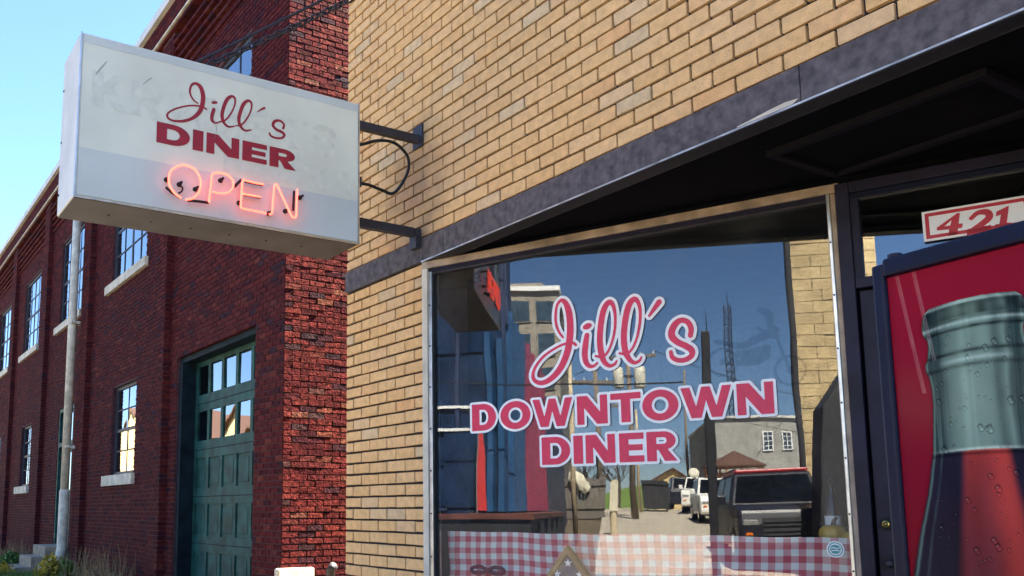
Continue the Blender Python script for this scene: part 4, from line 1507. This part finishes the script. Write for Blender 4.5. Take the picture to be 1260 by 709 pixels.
# plants along the wall
def leaf_clump(n, rad, hgt, size, up=.6, seed=0):
    r = random.Random(seed)
    V, F = [], []
    for i in range(n):
        a = r.uniform(0, 6.283)
        q = math.sqrt(r.random())
        h = r.random() ** .8
        lump = .75 + .25 * math.sin(a * 3 + seed) + .15 * math.sin(a * 7)
        x, y, z = rad * q * lump * math.cos(a) * (1 - .35 * h), rad * q * lump * math.sin(a) * (1 - .35 * h), hgt * h * (1.1 - .5 * q * q)
        d = Vector((r.gauss(0, 1), r.gauss(0, 1), r.gauss(up, .6))).normalized()
        e = d.cross(Vector((r.gauss(0, 1), r.gauss(0, 1), r.gauss(0, 1)))).normalized()
        s = size * r.uniform(.6, 1.3)
        p = Vector((x, y, z))
        b = len(V)
        V += [tuple(p), tuple(p + d * s * .5 + e * s * .32), tuple(p + d * s), tuple(p + d * s * .5 - e * s * .32)]
        F.append((b, b + 1, b + 2, b + 3))
    me = bpy.data.meshes.new('foliage')
    me.from_pydata(V, [], F)
    me.update()
    return me


def stems(n, rad, hgt, seed, r0=.005, lean=.3):
    r = random.Random(seed)
    m = MB()
    for i in range(n):
        a, q = r.uniform(0, 6.28), math.sqrt(r.random()) * rad
        x, y = q * math.cos(a), q * math.sin(a)
        h = hgt * r.uniform(.5, 1)
        lx, ly = r.gauss(0, lean) * h, r.gauss(0, lean * .5) * h
        m.tube([(x, y, 0), (x + lx * .4, y + ly * .4, h * .55), (x + lx, y + ly, h)], [r0, r0 * .8, r0 * .4], 4, cap=False)
        if r.random() < .6:
            t = r.uniform(.4, .8)
            bxp = (x + lx * t, y + ly * t, h * t)
            m.tube([bxp, (bxp[0] + r.gauss(0, .1), bxp[1] + r.gauss(0, .06), bxp[2] + r.uniform(.05, .18))], r0 * .5, 4, cap=False)
    return m


def plant(name, label, x, y, n, rad, hgt, size, mat, seed):
    t = thing(name, label, 'plant', loc=(x, y, lawn_z(x) - .01))
    obj('stems', stems(14, rad * .4, hgt * .8, seed), 'bark', t)
    obj('foliage', leaf_clump(n, rad, hgt, size, seed=seed), mat, t)


plant('shrub', 'yellow leaved low shrub in front of the concrete steps', -17.7, .70, 900, .42, .42, .06, 'yellow_leaf', 3)
plant('shrub', 'small yellow tuft at the left end of the lowest step', -19.3, .15, 420, .28, .24, .05, 'yellow_leaf', 5)
plant('leafy_plant', 'green leafy weed at the foot of the cream downpipe', -17.55, .95, 500, .32, .34, .08, 'green_leaf', 8)
plant('leafy_plant', 'low green weed on the lawn left of the steps', -22.2, .75, 420, .45, .30, .08, 'green_leaf', 9)
wx = [(-23.6, .35, .6), (-22.4, .3, .5), (-25.4, .4, .55), (-16.5, .4, .65), (-15.4, .45, .75), (-14.5, .4, .6)]
wl = ['dry brown weeds against brick wall under the far ground floor window', 'dry brown weeds against brick wall just left of the steps', 'dry brown weeds at the far left end of the brick wall',
      'dry brown weeds against brick wall right of the cream downpipe', 'tall dry weeds under the near ground floor window', 'dry brown weeds against brick wall near the garage door']
for k, ((x, rd, h), lb) in enumerate(zip(wx, wl)):
    t = thing('dry_weeds', lb, 'weeds', loc=(x, 1.02, lawn_z(x) - .01), group='dry weeds along the brick wall')
    obj('stems', stems(42, rd, h, 20 + k, .004, .25), 'dry_weed', t)
    obj('foliage', leaf_clump(200, rd, h * .45, .06, seed=40 + k), 'dry_weed', t)
# grass
r = random.Random(5)
V, F = [], []
for i in range(26000):
    x, y = r.uniform(-30, -13.5), r.uniform(-1.5, 1.2)
    if -20.9 < x < -19.3 and y > .3:
        continue
    z = lawn_z(x) - .01
    h, a = r.uniform(.05, .13), r.uniform(0, 6.28)
    dx, dy = .009 * math.cos(a), .009 * math.sin(a)
    b = len(V)
    V += [(x - dx, y - dy, z), (x + dx, y + dy, z), (x + r.gauss(0, .04), y + r.gauss(0, .04), z + h)]
    F.append((b, b + 1, b + 2))
me = bpy.data.meshes.new('grass')
me.from_pydata(V, [], F)
me.update()
obj('grass', me, 'grass', kind='stuff', label='short green grass in front of the brick wall', cat='grass')

# ------------------------------------------------------------------ across the street (seen mirrored in the shop window)
pm('blue_metal', (.016, .075, .19), .45, nscale=4, namt=.25)
pm('navy_metal', (.016, .032, .090), .5, nscale=3, namt=.3)
pm('magenta_metal', (.30, .035, .085), .45, nscale=4, namt=.25)
pm('grey_render', (.30, .30, .28), .85, nscale=1.5, namt=.2)
pm('cream_stone', (.54, .41, .22), .85, nscale=3, namt=.3, bump=.4, bscale=14)
pm('stone_joint', (.28, .21, .12), .9)
pm('tower_cladding', (.28, .25, .20), .7, nscale=2, namt=.25)
pm('tower_glass', (.04, .07, .10), .2, nscale=3, namt=.4)
pm('dark_pane', (.012, .028, .070), .08, nscale=2, namt=.5)
pm('pole_wood', (.20, .16, .12), .9, nscale=10, namt=.35)
pm('pole_pale', (.52, .43, .29), .8, nscale=8, namt=.3)
pm('transformer', (.60, .58, .48), .5, nscale=6, namt=.15)
pm('brown_shingle', (.10, .05, .035), .9, nscale=20, namt=.4)
pm('gazebo_wood', (.40, .22, .11), .7, nscale=12, namt=.3)
pm('car_white', (.70, .70, .66), .25, nscale=2, namt=.04)
pm('car_dark', (.010, .011, .020), .42, nscale=2, namt=.1)
pm('car_red', (.35, .02, .03), .35, nscale=2, namt=.1)
pm('car_window', (.004, .005, .007), .12, spec=.12)
pm('tyre', (.012, .012, .012), .9)
pm('chrome', (.6, .6, .6), .2, metal=1.0)
pm('lamp_clear', (.75, .75, .72), .15)
pm('car_lamp', (.22, .22, .22), .3)
pm('amber', (.8, .18, .02), .3)
pm('plain_dark', (.03, .03, .035), .6)
pm('dock_red', (.12, .035, .022), .85, nscale=4, namt=.4)
pm('dock_side', (.012, .011, .014), .8)
pm('tarp', (.62, .58, .45), .8, nscale=6, namt=.2)
pm('red_banner', (.55, .03, .03), .6)
pm('fence_wood', (.16, .14, .12), .9, nscale=8, namt=.4)
pm('cream_siding', (.60, .45, .22), .8, nscale=3, namt=.15)
pm('far_twig', (.10, .075, .06), .9)

# ribbed metal building on the left corner of the side street
bb = thing('metal_building', 'blue and magenta ribbed metal building on corner across the street', 'building', loc=(0, 0, 0))
m = MB()
m.box(-16, -5.05, -34, -11.55, -.2, 4.85)
m.box(-16, -4.98, -12.2, -11.53, 4.85, 7.2)
obj('wall', m, 'navy_metal', bb)
for k in range(13):                                         # glazed front: mullions, panes, pale bands
    x = -5.06 - k * .85
    bx('mullion', x - .035, x + .035, -11.529, -11.44, 1.5, 7.15, 'navy_metal', bb)
    for r_ in range(4):
        z0 = 1.55 + r_ * 1.4
        bx('pane', x - .80, x - .05, -11.50 + random.uniform(-.01, .01), -11.485, z0, z0 + 1.34, 'dark_pane', bb)
for z in (1.5, 2.94, 3.34, 5.7):
    bx('band', -16, -5.5 if z in (2.94, 3.34) else -5.02, -11.53, -11.42, z - .025, z + .025, 'letter_white' if z in (2.94, 3.34) else 'navy_metal', bb)
for k in range(30):
    y = -11.7 - k * .3
    m = MB()
    m.prism([(0, -.11), (.13, -.06), (.13, .06), (0, .11)], lambda a, b: (-5.05 + a, y + b, 1.45), lambda a, b: (-5.05 + a, y + b, 5.0 + (.12 if k % 4 == 0 else 0)))
    obj('rib', m, 'blue_metal' if k < 9 else 'magenta_metal', bb)
for k in range(2):                                          # blue ribs wrapping round the corner
    x = -5.13 - k * .2
    m = MB()
    m.prism([(-.085, 0), (-.05, .11), (.05, .11), (.085, 0)], lambda a, b: (x + a, -11.43 + b, 1.45), lambda a, b: (x + a, -11.43 + b, 4.55 + .12 * (k % 2)))
    obj('rib', m, 'blue_metal', bb)
bx('cornice', -16, -4.93, -11.62, -11.45, 7.2, 7.35, 'navy_metal', bb)
bx('doorway', -6.15, -5.5, -11.53, -11.42, 1.42, 2.88, 'dark_pane', bb)
dk_ = thing('loading_dock', 'low dark loading dock with reddish top along the ribbed building', 'dock')
bx('platform', -16, -4.55, -21, -10.4, -.2, 1.33, 'dock_side', dk_)
bx('deck', -16.05, -4.50, -21.05, -10.35, 1.331, 1.42, 'dock_red', dk_)
for k in range(5):
    bx('bumper', -4.549, -4.47, -12.3 - k * 1.9, -12.0 - k * 1.9, .75, 1.25, 'rubber', dk_)
bn = thing('red_banner', 'narrow red upright banner standing on the loading dock', 'banner', loc=(-5.50, -11.0, 1.42))
m = MB()
m.prism([(0, 0), (.16, 0), (.13, .9), (.02, 1.75), (0, 1.75)], lambda a, b: (a, 0, .05 + b), lambda a, b: (a, .012, .05 + b))
obj('cloth', m, 'red_banner', bn)
obj('pole', MB().tube([(-.012, .006, 0), (-.012, .006, 1.9)], .012, 6), 'aluminium', bn)

# office block further back
ob = thing('office_block', 'tall tan office block with gridded windows behind the ribbed building', 'building')
bx('wall', -14, -5.7, -58, -45.2, 0, 13.5, 'tower_cladding', ob)
bx('parapet', -14.1, -5.6, -58, -45.0, 13.5, 13.75, 'letter_white', ob)
bx('plant_room', -9.0, -6.6, -52, -47, 13.75, 14.4, 'tower_cladding', ob)
for r_ in range(6):
    for c in range(6):
        x0 = -13.6 + c * 1.32
        z0 = 2.2 + r_ * 1.9
        wd = bx('window', x0, x0 + 1.05, -45.199, -45.12, z0, z0 + 1.3, 'tower_cladding', ob)
        bx('pane', x0 + .06, x0 + .99, -45.119, -45.10, z0 + .06, z0 + 1.24, 'tower_glass', wd)

# grey building with two small windows
gb = thing('grey_building', 'plain grey rendered building with two small gridded windows', 'building')
bx('wall', 2.2, 12, -60, -45.2, 0, 6.15, 'grey_render', gb)
bx('coping', 2.1, 12.1, -60.1, -45.05, 6.15, 6.27, 'coping', gb)
for x0 in (4.45, 5.35):
    f = MB()
    t = .05
    f.box(x0, x0 + t, -45.199, -45.12, 4.45, 5.45).box(x0 + .48 - t, x0 + .48, -45.199, -45.12, 4.45, 5.45).box(x0 + t, x0 + .48 - t, -45.199, -45.12, 4.45, 4.45 + t).box(x0 + t, x0 + .48 - t, -45.199, -45.12, 5.45 - t, 5.45)
    f.box(x0 + .225, x0 + .255, -45.199, -45.13, 4.5, 5.4)
    for z in (4.68, 4.93, 5.18):
        f.box(x0 + t, x0 + .48 - t, -45.199, -45.135, z, z + .03)
    wd = obj('window', f, 'letter_white', gb)
    bx('pane', x0 + .05, x0 + .43, -45.18, -45.17, 4.5, 5.4, 'tower_glass', wd)

# gazebo
gz = thing('gazebo', 'brown roofed wooden gazebo in front of the grey building', 'gazebo', loc=(2.35, -40, slope(-40)))
n8 = 8
Rg = 1.45
m = MB()
ring_ = [(Rg * math.cos(2 * math.pi * (k + .5) / n8), Rg * math.sin(2 * math.pi * (k + .5) / n8)) for k in range(n8)]
m.v = [(0, 0, 2.95)] + [(a, b, 2.22) for a, b in ring_] + [(a, b, 2.14) for a, b in ring_]
m.f = [(0, 1 + k, 1 + (k + 1) % n8) for k in range(n8)] + [(1 + (k + 1) % n8, 1 + k, 9 + k, 9 + (k + 1) % n8) for k in range(n8)] + [tuple(range(16, 8, -1))]
obj('roof', m, 'brown_shingle', gz)
for k in range(n8):
    a, b = ring_[k][0] * .88, ring_[k][1] * .88
    bx('post', a - .05, a + .05, b - .05, b + .05, 0, 2.14, 'gazebo_wood', gz)
    a2, b2 = ring_[(k + 1) % n8][0] * .88, ring_[(k + 1) % n8][1] * .88
    obj('rail', MB().tube([(a, b, 1.85), (a2, b2, 1.85)], .04, 4), 'gazebo_wood', gz)
    obj('rail', MB().tube([(a, b, .9), (a2, b2, .9)], .04, 4), 'gazebo_wood', gz)
    for q in (.2, .8):
        obj('brace', MB().tube([(a + (a2 - a) * (.03 if q < .5 else .97), b + (b2 - b) * (.03 if q < .5 else .97), 1.45), (a + (a2 - a) * q, b + (b2 - b) * q, 1.83)], .035, 4), 'gazebo_wood', gz)
obj('floor', MB().prism([(a, b) for a, b in ring_], lambda a, b: (a, b, .0), lambda a, b: (a, b, .15)), 'gazebo_wood', gz)

# pale stone corner building at right
sb = thing('stone_building', 'sunlit pale stone block building on right corner of the side street', 'building')
obj('wall', MB().prism([(1.02, -17.06), (2.75, -17.06), (2.75, -23), (2.35, -23)], lambda a, b: (a, b, 0), lambda a, b: (a, b, 9.6)), 'stone_joint', sb)
for j in range(35):
    z0 = .25 + j * .27
    x = 1.0
    k = 0
    while x < 2.74:
        Lb = (.40 if j % 2 else .60) if k == 0 else random.choice((.42, .52, .62))
        Lb = min(Lb, 2.76 - x) if 2.76 - x - Lb > .2 else 2.76 - x
        bx('stone_block', x + .007, x + Lb - .007, -17.0 - random.uniform(0, .025), -16.9 + .0 - .16 + .04, z0 + .007, z0 + .263, 'cream_stone', sb)
        x += Lb
        k += 1
obj('cornice', MB().prism([(.90, -16.85), (2.95, -16.85), (2.95, -23.2), (2.3, -23.2)], lambda a, b: (a, b, 9.6), lambda a, b: (a, b, 9.9)), 'cream_stone', sb)
obj('downpipe', MB().tube([(.93, -17.0, 9.5), (.93, -17.0, .5)], .07, 10), 'plain_dark', sb)
aw = thing('placeholder', 'made-up tall dark kiosk with a round finial before the pale stone building', 'placeholder', loc=(1.42, -14.2, slope(-14.2) - .05))  # made-up shape filling in an unidentified dark silhouette mirrored in the window
m = MB()
m.prism([(-.95, 0), (1.2, 0), (1.2, 4.0), (.22, 4.05), (-.08, 4.0), (-.32, 3.72), (-.74, 3.1), (-.83, 2.2)], lambda a, b: (a, -.1, b), lambda a, b: (a, .75, b))
obj('hood', m, 'plain_dark', aw, bevel=.05)  # outline of the made-up dark shape
obj('lobe', MB().lathe([(.0001, 4.42), (.10, 4.38), (.14, 4.26), (.10, 4.12), (.2, 4.0)], c=(.08, .3, 0), n=12), 'plain_dark', aw)


# poles and lines
def utility_pole(name, label, x, y, h, arms, mat, r0=.15, drums=False, group='utility poles along the side street'):
    t = thing(name, label, 'pole', loc=(x, y, slope(y) - .1), group=group)
    obj('shaft', MB().tube([(0, 0, 0), (0, 0, h)], [r0, r0 * .7], 10), mat, t, smooth=True)
    for z, w_ in arms:
        cr = bx('crossarm', -w_, w_, -.06, .06, z - .06, z + .06, 'pole_wood', t)
        for q in (-.9, -.45, .45, .9):
            obj('insulator', MB().lathe([(.02, .06), (.05, .10), (.03, .15), (.05, .18), (.001, .22)], c=(q * w_, 0, z), n=8), 'lamp_clear', cr)
    if drums:
        for q in (-.48, .48):
            dm = obj('transformer', MB().lathe([(.001, 0), (.21, .02), (.24, .1), (.24, .85), (.2, .92), (.06, .95), (.06, 1.1), (.001, 1.12)], c=(q, .1, h - 1.6), n=14), 'transformer', t, smooth=True)
            bx('bracket', min(q, 0) + .02, max(q, 0) - .02, .06, .12, h - 1.1, h - 1.02, 'iron', dm)
    return t


utility_pole('utility_pole', 'wooden utility pole with two crossarms, mirrored left of the transformer pole', -3.75, -40, 7.0, ((6.4, 1.1), (5.3, 1.0)), 'pole_wood')
utility_pole('utility_pole', 'wooden utility pole carrying two pale transformer drums', -2.25, -36, 7.3, ((7.1, 1.2),), 'pole_wood', drums=True)
utility_pole('utility_pole', 'slim pale pole close to the magenta ribs', -4.25, -21.8, 5.2, (), 'pole_pale', .085)
utility_pole('utility_pole', 'slim bare pole right of the transformer pole', -1.75, -44, 5.4, (), 'pole_pale', .09)
utility_pole('utility_pole', 'thin far lamp pole with a small round head', 2.0, -60, 9.5, (), 'pole_wood', .10)
lpst = thing('street_post', 'black square street post at the kerb', 'post', loc=(-2.02, -7.0, -.14))
bx('shaft', -.05, .05, -.05, .05, 0, 3.86, 'black_paint', lpst, bevel=.008)
obj('spike', MB().tube([(.02, 0, 3.86), (.02, 0, 4.15)], [.008, .002], 6), 'black_paint', lpst)
bx('foot', -.12, .12, -.12, .12, 0, .03, 'black_paint', lpst)
bl = thing('bollard', 'short cream bollard post at the mouth of the lot', 'bollard', loc=(-3.13, -25, slope(-25) - .06))
obj('shaft', MB().lathe([(.11, 0), (.11, 1.55), (.08, 1.68), (.001, 1.72)], n=14), 'pole_pale', bl, smooth=True)
obj('sign_plate', MB().box(-.13, .13, .10, .125, .75, 1.65), 'tarp', bl)


def wire(label, a, b, sag):
    P = [tuple(Vector(a).lerp(Vector(b), t) - Vector((0, 0, sag * 4 * t * (1 - t)))) for t in np.linspace(0, 1, 13)]
    obj('overhead_cable', MB().tube(P, .014, 5, cap=False), 'rubber', label=label, cat='cable', group='overhead cables')


wire('overhead cable from the crossarm pole to the transformer pole', (-4.7, -40, 7.9), (-3.2, -36, 8.3), .15)
wire('upper overhead cable leaving the transformer pole to the right', (-1.1, -36, 8.3), (12, -52, 7.6), .6)
wire('lower overhead cable leaving the transformer pole to the right', (-2.2, -36, 6.6), (9, -44.9, 5.2), .5)
wire('overhead cable running left from the crossarm pole', (-4.8, -40, 7.9), (-16, -14, 8.5), .8)
wire('overhead cable sagging across the front of the ribbed building', (-16, -9.8, 6.2), (-2.0, -10.8, 3.6), .8)

# fence, covered heap, dumpster
fn_ = thing('wooden_fence', 'weathered wooden board fence behind the lot', 'fence', loc=(-5.4, -38, slope(-38) - .05))
for k in range(13):
    bx('board', k * .15, k * .15 + .138, -.012 + random.uniform(-.008, .008), .012, 0, 1.75 + random.uniform(-.05, .05), 'fence_wood', fn_)
for z in (.4, 1.4):
    bx('rail', 0, 1.94, .03, .08, z, z + .09, 'fence_wood', fn_)
tp = thing('tarp_bundle', 'crumpled cream tarpaulin hung over the board fence', 'tarpaulin', loc=(-4.6, -37.9, slope(-38) + 1.1))
m = MB()
nr, nsg = 9, 16
for i in range(nr + 1):
    ph = math.pi * i / nr
    for k in range(nsg):
        a = 2 * math.pi * k / nsg
        q = 1 + .25 * math.sin(3 * a + i) + .15 * math.sin(5 * a - 2 * i)
        m.v.append((.34 * math.sin(ph) * math.cos(a) * q + .28 * math.cos(ph), .10 * math.sin(ph) * math.sin(a) * q + .1, .75 * (1 - math.cos(ph)) * .6 + .10 * math.sin(4 * a + i)))
for i in range(nr):
    for k in range(nsg):
        a, b = i * nsg + k, i * nsg + (k + 1) % nsg
        m.f.append((a, b, b + nsg, a + nsg))
obj('sheet', m, 'tarp', tp, smooth=True)
dm = thing('dumpster', 'black steel dumpster with sloping lid at end of the street', 'dumpster', loc=(-.9, -46, slope(-46) - .05))
obj('bin', MB().prism([(-.6, .12), (.6, .12), (.68, 1.25), (-.68, 1.45)], lambda a, b: (-.62, a, b), lambda a, b: (.62, a, b)), 'plain_dark', dm)
obj('lid', MB().prism([(-.70, 1.46), (.72, 1.26), (.72, 1.30), (-.70, 1.50)], lambda a, b: (-.66, a, b), lambda a, b: (.66, a, b)), 'rubber', dm)
for q in (-.5, .5):
    obj('wheel', MB().tube([(q - .04, .45, .08), (q + .04, .45, .08)], .08, 10), 'tyre', dm)


def car(name, label, x, y, z, rz, paint, L=4.7, W=1.88, H=1.78, hood=1.05, roof=None, rack=False, pickup=False, cab0=.30, cab1=.93):
    t = thing(name, label, 'car', loc=(x, y, z), rz=rz, group='cars parked along the side street')
    hl = L / 2
    body = [(-hl, .42), (-hl + .05, .30), (hl - .12, .28), (hl, .45), (hl, .78), (hl - .08, hood - .06), (hl - .35, hood), (hl * .30, hood + .06), (-hl + .05, hood + .06), (-hl, hood - .1)]
    b = obj('body', MB().prism(body, lambda a, c: (-W / 2, a, c), lambda a, c: (W / 2, a, c)), paint, t, bevel=.07)
    yb0, yb1 = (-hl + .1 if not pickup else -hl * .25), hl * .36
    yt0, yt1 = yb0 + .25, yb1 - .62
    zb, zt = hood + .03, H
    wb, wt = W / 2 - .04, W / 2 - .20
    cv = [(-wb, yb0, zb), (wb, yb0, zb), (wb, yb1, zb), (-wb, yb1, zb), (-wt, yt0, zt), (wt, yt0, zt), (wt, yt1, zt), (-wt, yt1, zt)]
    m = MB()
    m.v = cv
    m.f = [(3, 2, 1, 0), (4, 5, 6, 7), (0, 1, 5, 4), (1, 2, 6, 5), (2, 3, 7, 6), (3, 0, 4, 7)]
    cb_ = obj('cabin', m, paint, t, bevel=.05)

    def panel(nm, q, u0, u1, v0, v1, out, mat):
        P = [Vector(cv[i]) for i in q]
        n_ = (P[1] - P[0]).cross(P[3] - P[0]).normalized() * out

        def at_(u, v):
            return (P[0].lerp(P[1], u)).lerp(P[3].lerp(P[2], u), v)
        c4 = [at_(u0, v0), at_(u1, v0), at_(u1, v1), at_(u0, v1)]
        mm_ = MB()
        mm_.v = [tuple(p) for p in c4] + [tuple(p + n_) for p in c4]
        mm_.f = [(0, 1, 2, 3)[::-1], (4, 5, 6, 7), (0, 1, 5, 4), (1, 2, 6, 5), (2, 3, 7, 6), (3, 0, 4, 7)]
        obj(nm, mm_, mat, cb_)
    panel('windshield', (2, 3, 7, 6), .05, .95, .08, .90, .012, 'car_window')
    panel('rear_window', (0, 1, 5, 4), .08, .92, .12, .88, .012, 'car_window')
    for q in ((1, 2, 6, 5), (3, 0, 4, 7)):
        panel('side_window', q, .06, .47, .10, .88, .012, 'car_window')
        panel('side_window', q, .53, .92, .10, .88, .012, 'car_window')
    if roof:
        bx('roof_panel', -wt + .03, wt - .03, yt0 + .05, yt1 - .03, zt + .001, zt + .09, roof, cb_, bevel=.03)
    if rack:
        for q in (-wt + .06, wt - .06):
            obj('roof_rail', MB().tube([(q, yt0 + .2, zt + .10), (q, yt1 - .2, zt + .10)], .02, 6), 'plain_dark', cb_)
    bx('grille', -W * .26, W * .26, hl - .02, hl + .025, .55, hood - .22, 'plain_dark', b)
    for zz in (.62, .72, .80):
        bx('grille_bar', -W * .25, W * .25, hl + .0255, hl + .04, zz, zz + .018, 'chrome', b)
    bx('bumper', -W / 2 + .03, W / 2 - .03, hl - .08, hl + .07, .36, .52, 'plain_dark' if paint != 'car_white' else paint, b, bevel=.02)
    for q in (-1, 1):
        bx('headlight', q * W * .38 - .15, q * W * .38 + .15, hl - .05, hl + .012, hood - .36, hood - .25, 'car_lamp', b, bevel=.01)
        bx('turn_lamp', q * W * .40 - .07, q * W * .40 + .07, hl + .0, hl + .074, .56, .61, 'amber', b)
        mr_ = bx('mirror', q * (W / 2 + .11) - .10, q * (W / 2 + .11) + .10, yb1 - .42, yb1 - .30, hood + .06, hood + .26, paint, t, bevel=.02)
        for yw in (hl - .88, -hl + .88):
            tw_ = obj('wheel', MB().tube([(q * (W / 2 - .23), yw, .35), (q * (W / 2 + .01), yw, .35)], .35, 18), 'tyre', t)
            obj('rim', MB().tube([(q * (W / 2 + .005), yw, .35), (q * (W / 2 + .02), yw, .35)], .22, 14), 'chrome', tw_)
    return t


car('parked_car', 'dark sport utility car with a red roof panel parked nearest', .22, -17.0, slope(-17) - .05, 0, 'car_dark', L=5.0, W=1.98, H=1.86, hood=1.12, roof='car_red', rack=True)
car('parked_car', 'white sport utility car parked behind the dark one', 1.05, -34.5, slope(-34.5) - .05, 0, 'car_white', L=4.7, W=1.9, H=1.74, hood=1.04)
car('parked_car', 'white pickup truck parked beyond the white sport utility car', 1.35, -44, slope(-44) - .05, R(8), 'car_white', L=5.2, W=1.9, H=1.75, hood=1.1, pickup=True)
car('parked_car', 'small dark boxy car at far end of street beside dumpster', .85, -51, slope(-51) - .05, R(180), 'car_dark', L=4.0, W=1.7, H=1.75, hood=1.05)

# cream gabled house at the end of the street, another along the main street
def gable_house(label, x0, x1, y0, y1, z0, ze, zr_, wallm, roofm, cols, facing=1):
    t = thing('gabled_house', label, 'house', loc=(0, 0, 0))
    xm = (x0 + x1) / 2
    obj('wall', MB().prism([(x0, z0), (x1, z0), (x1, ze), (xm, zr_), (x0, ze)], lambda a, b: (a, y0, b), lambda a, b: (a, y1, b)), wallm, t)
    m = MB()
    th = .15
    m.prism([(x0 - .4, ze - .25), (xm, zr_ + .02), (x1 + .4, ze - .25), (x1 + .4, ze - .25 + th), (xm, zr_ + .02 + th), (x0 - .4, ze - .25 + th)], lambda a, b: (a, y0 - .3, b), lambda a, b: (a, y1 + .3, b))
    obj('roof', m, roofm, t)
    for i in range(cols):
        for zz in (z0 + 1.0, z0 + 3.9):
            if zz + 1.4 > ze:
                continue
            xa = x0 + (x1 - x0) * (i + .5) / cols - .45
            wd = bx('window', xa, xa + .9, y1 + .001, y1 + .06, zz, zz + 1.4, 'letter_white', t)
            bx('pane', xa + .07, xa + .83, y1 + .061, y1 + .07, zz + .07, zz + 1.33, 'tower_glass', wd)
    return t


gable_house('small cream gabled house at the far end of the side street', .3, 3.2, -78, -71, 1.4, 3.6, 4.5, 'cream_siding', 'brown_shingle', 2)
gable_house('sunlit yellow gabled house mirrored in the garage door panes', -62, -49, -30, -19, 0, 7.2, 10.2, 'cream_siding', 'brown_shingle', 5)
gable_house('sunlit yellow gabled house mirrored in the ground floor sash window', -96, -74, -34, -19, 0, 7.6, 11.0, 'cream_siding', 'brown_shingle', 7)

# lattice mast
lm_ = thing('lattice_mast', 'thin lattice radio mast far beyond the grey building', 'mast', loc=(10.0, -100, 1.3))
m = MB()
hM, wM = 22.5, .42
legs = [(wM * math.cos(a), wM * math.sin(a)) for a in (R(90), R(210), R(330))]
for a, b in legs:
    m.tube([(a, b, 0), (a, b, hM)], .05, 5)
obj('leg_set', m, 'plain_dark', lm_)
m = MB()
for k in range(30):
    z = k * hM / 30
    for i in range(3):
        a, b = legs[i], legs[(i + 1) % 3]
        m.tube([(*a, z), (*b, z + hM / 30)], .03, 4, cap=False)
        m.tube([(*a, z), (*b, z)], .03, 4, cap=False)
obj('bracing', m, 'plain_dark', lm_)
obj('antenna', MB().tube([(0, 0, hM), (0, 0, hM + 1.4)], .04, 5), 'plain_dark', lm_)


# bare trees at the end of the street
def bare_tree(label, x, y, h, seed):
    r = random.Random(seed)
    t = thing('bare_tree', label, 'tree', loc=(x, y, slope(y) - .1), group='bare trees at the end of the side street')
    trunk, twigs = MB(), MB()
    trunk.tube([(0, 0, 0), (r.gauss(0, .1), r.gauss(0, .1), h * .25), (r.gauss(0, .2), r.gauss(0, .2), h * .5)], [.2, .16, .11], 8)

    def grow(p, d, L, rad, dep):
        q = p + d * L
        twigs.tube([tuple(p), tuple((p + q) / 2 + Vector((r.gauss(0, .05), r.gauss(0, .05), 0)) * L), tuple(q)], [rad, rad * .8, rad * .6], 4, cap=False)
        if dep == 0:
            return
        for _ in range(3):
            e = (d + Vector((r.gauss(0, .55), r.gauss(0, .55), r.gauss(.12, .35)))).normalized()
            grow(p + d * L * r.uniform(.55, 1), e, L * r.uniform(.6, .85), rad * .6, dep - 1)
    for i in range(7):
        z = h * r.uniform(.22, .5)
        a = r.uniform(0, 6.28)
        grow(Vector((0, 0, z)), Vector((math.cos(a) * .7, math.sin(a) * .7, .8)).normalized(), h * .22, .07, 3)
    obj('trunk', trunk, 'bark', t)
    obj('crown', twigs, 'far_twig', t)


bare_tree('bare tree left of the cream gabled house', -2.5, -80, 6.0, 1)
bare_tree('bare tree right of the cream gabled house', 5.0, -84, 6.5, 2)
bare_tree('low bare tree behind the dumpster', -5.0, -72, 5.0, 4)
bare_tree('bare tree furthest right at the end of the street', 8.5, -90, 7.0, 6)
sdish = thing('satellite_dish', 'small pale satellite dish on a short mast beside the gazebo', 'satellite dish', loc=(.75, -41.5, slope(-41.5) - .05))
obj('mast', MB().tube([(0, 0, 0), (0, 0, 1.9)], .04, 8), 'aluminium', sdish)
ds_ = obj('reflector', MB().lathe([(.001, 0), (.12, .012), (.2, .04), (.25, .075), (.25, .085), (.001, .012)], n=20), 'transformer', sdish, smooth=True)
ds_.location = (0, .05, 1.95)
ds_.rotation_euler = (R(-75), 0, 0)
# hills closing the horizon
sheet('hills', list(np.linspace(-800, 800, 41)), [-700, -640, -560, -480], lambda x, y: (12 + 8 * math.sin(x * .011) + 5 * math.sin(x * .037)) * (1 if y in (-640, -560) else 0) - 1, 'grass')
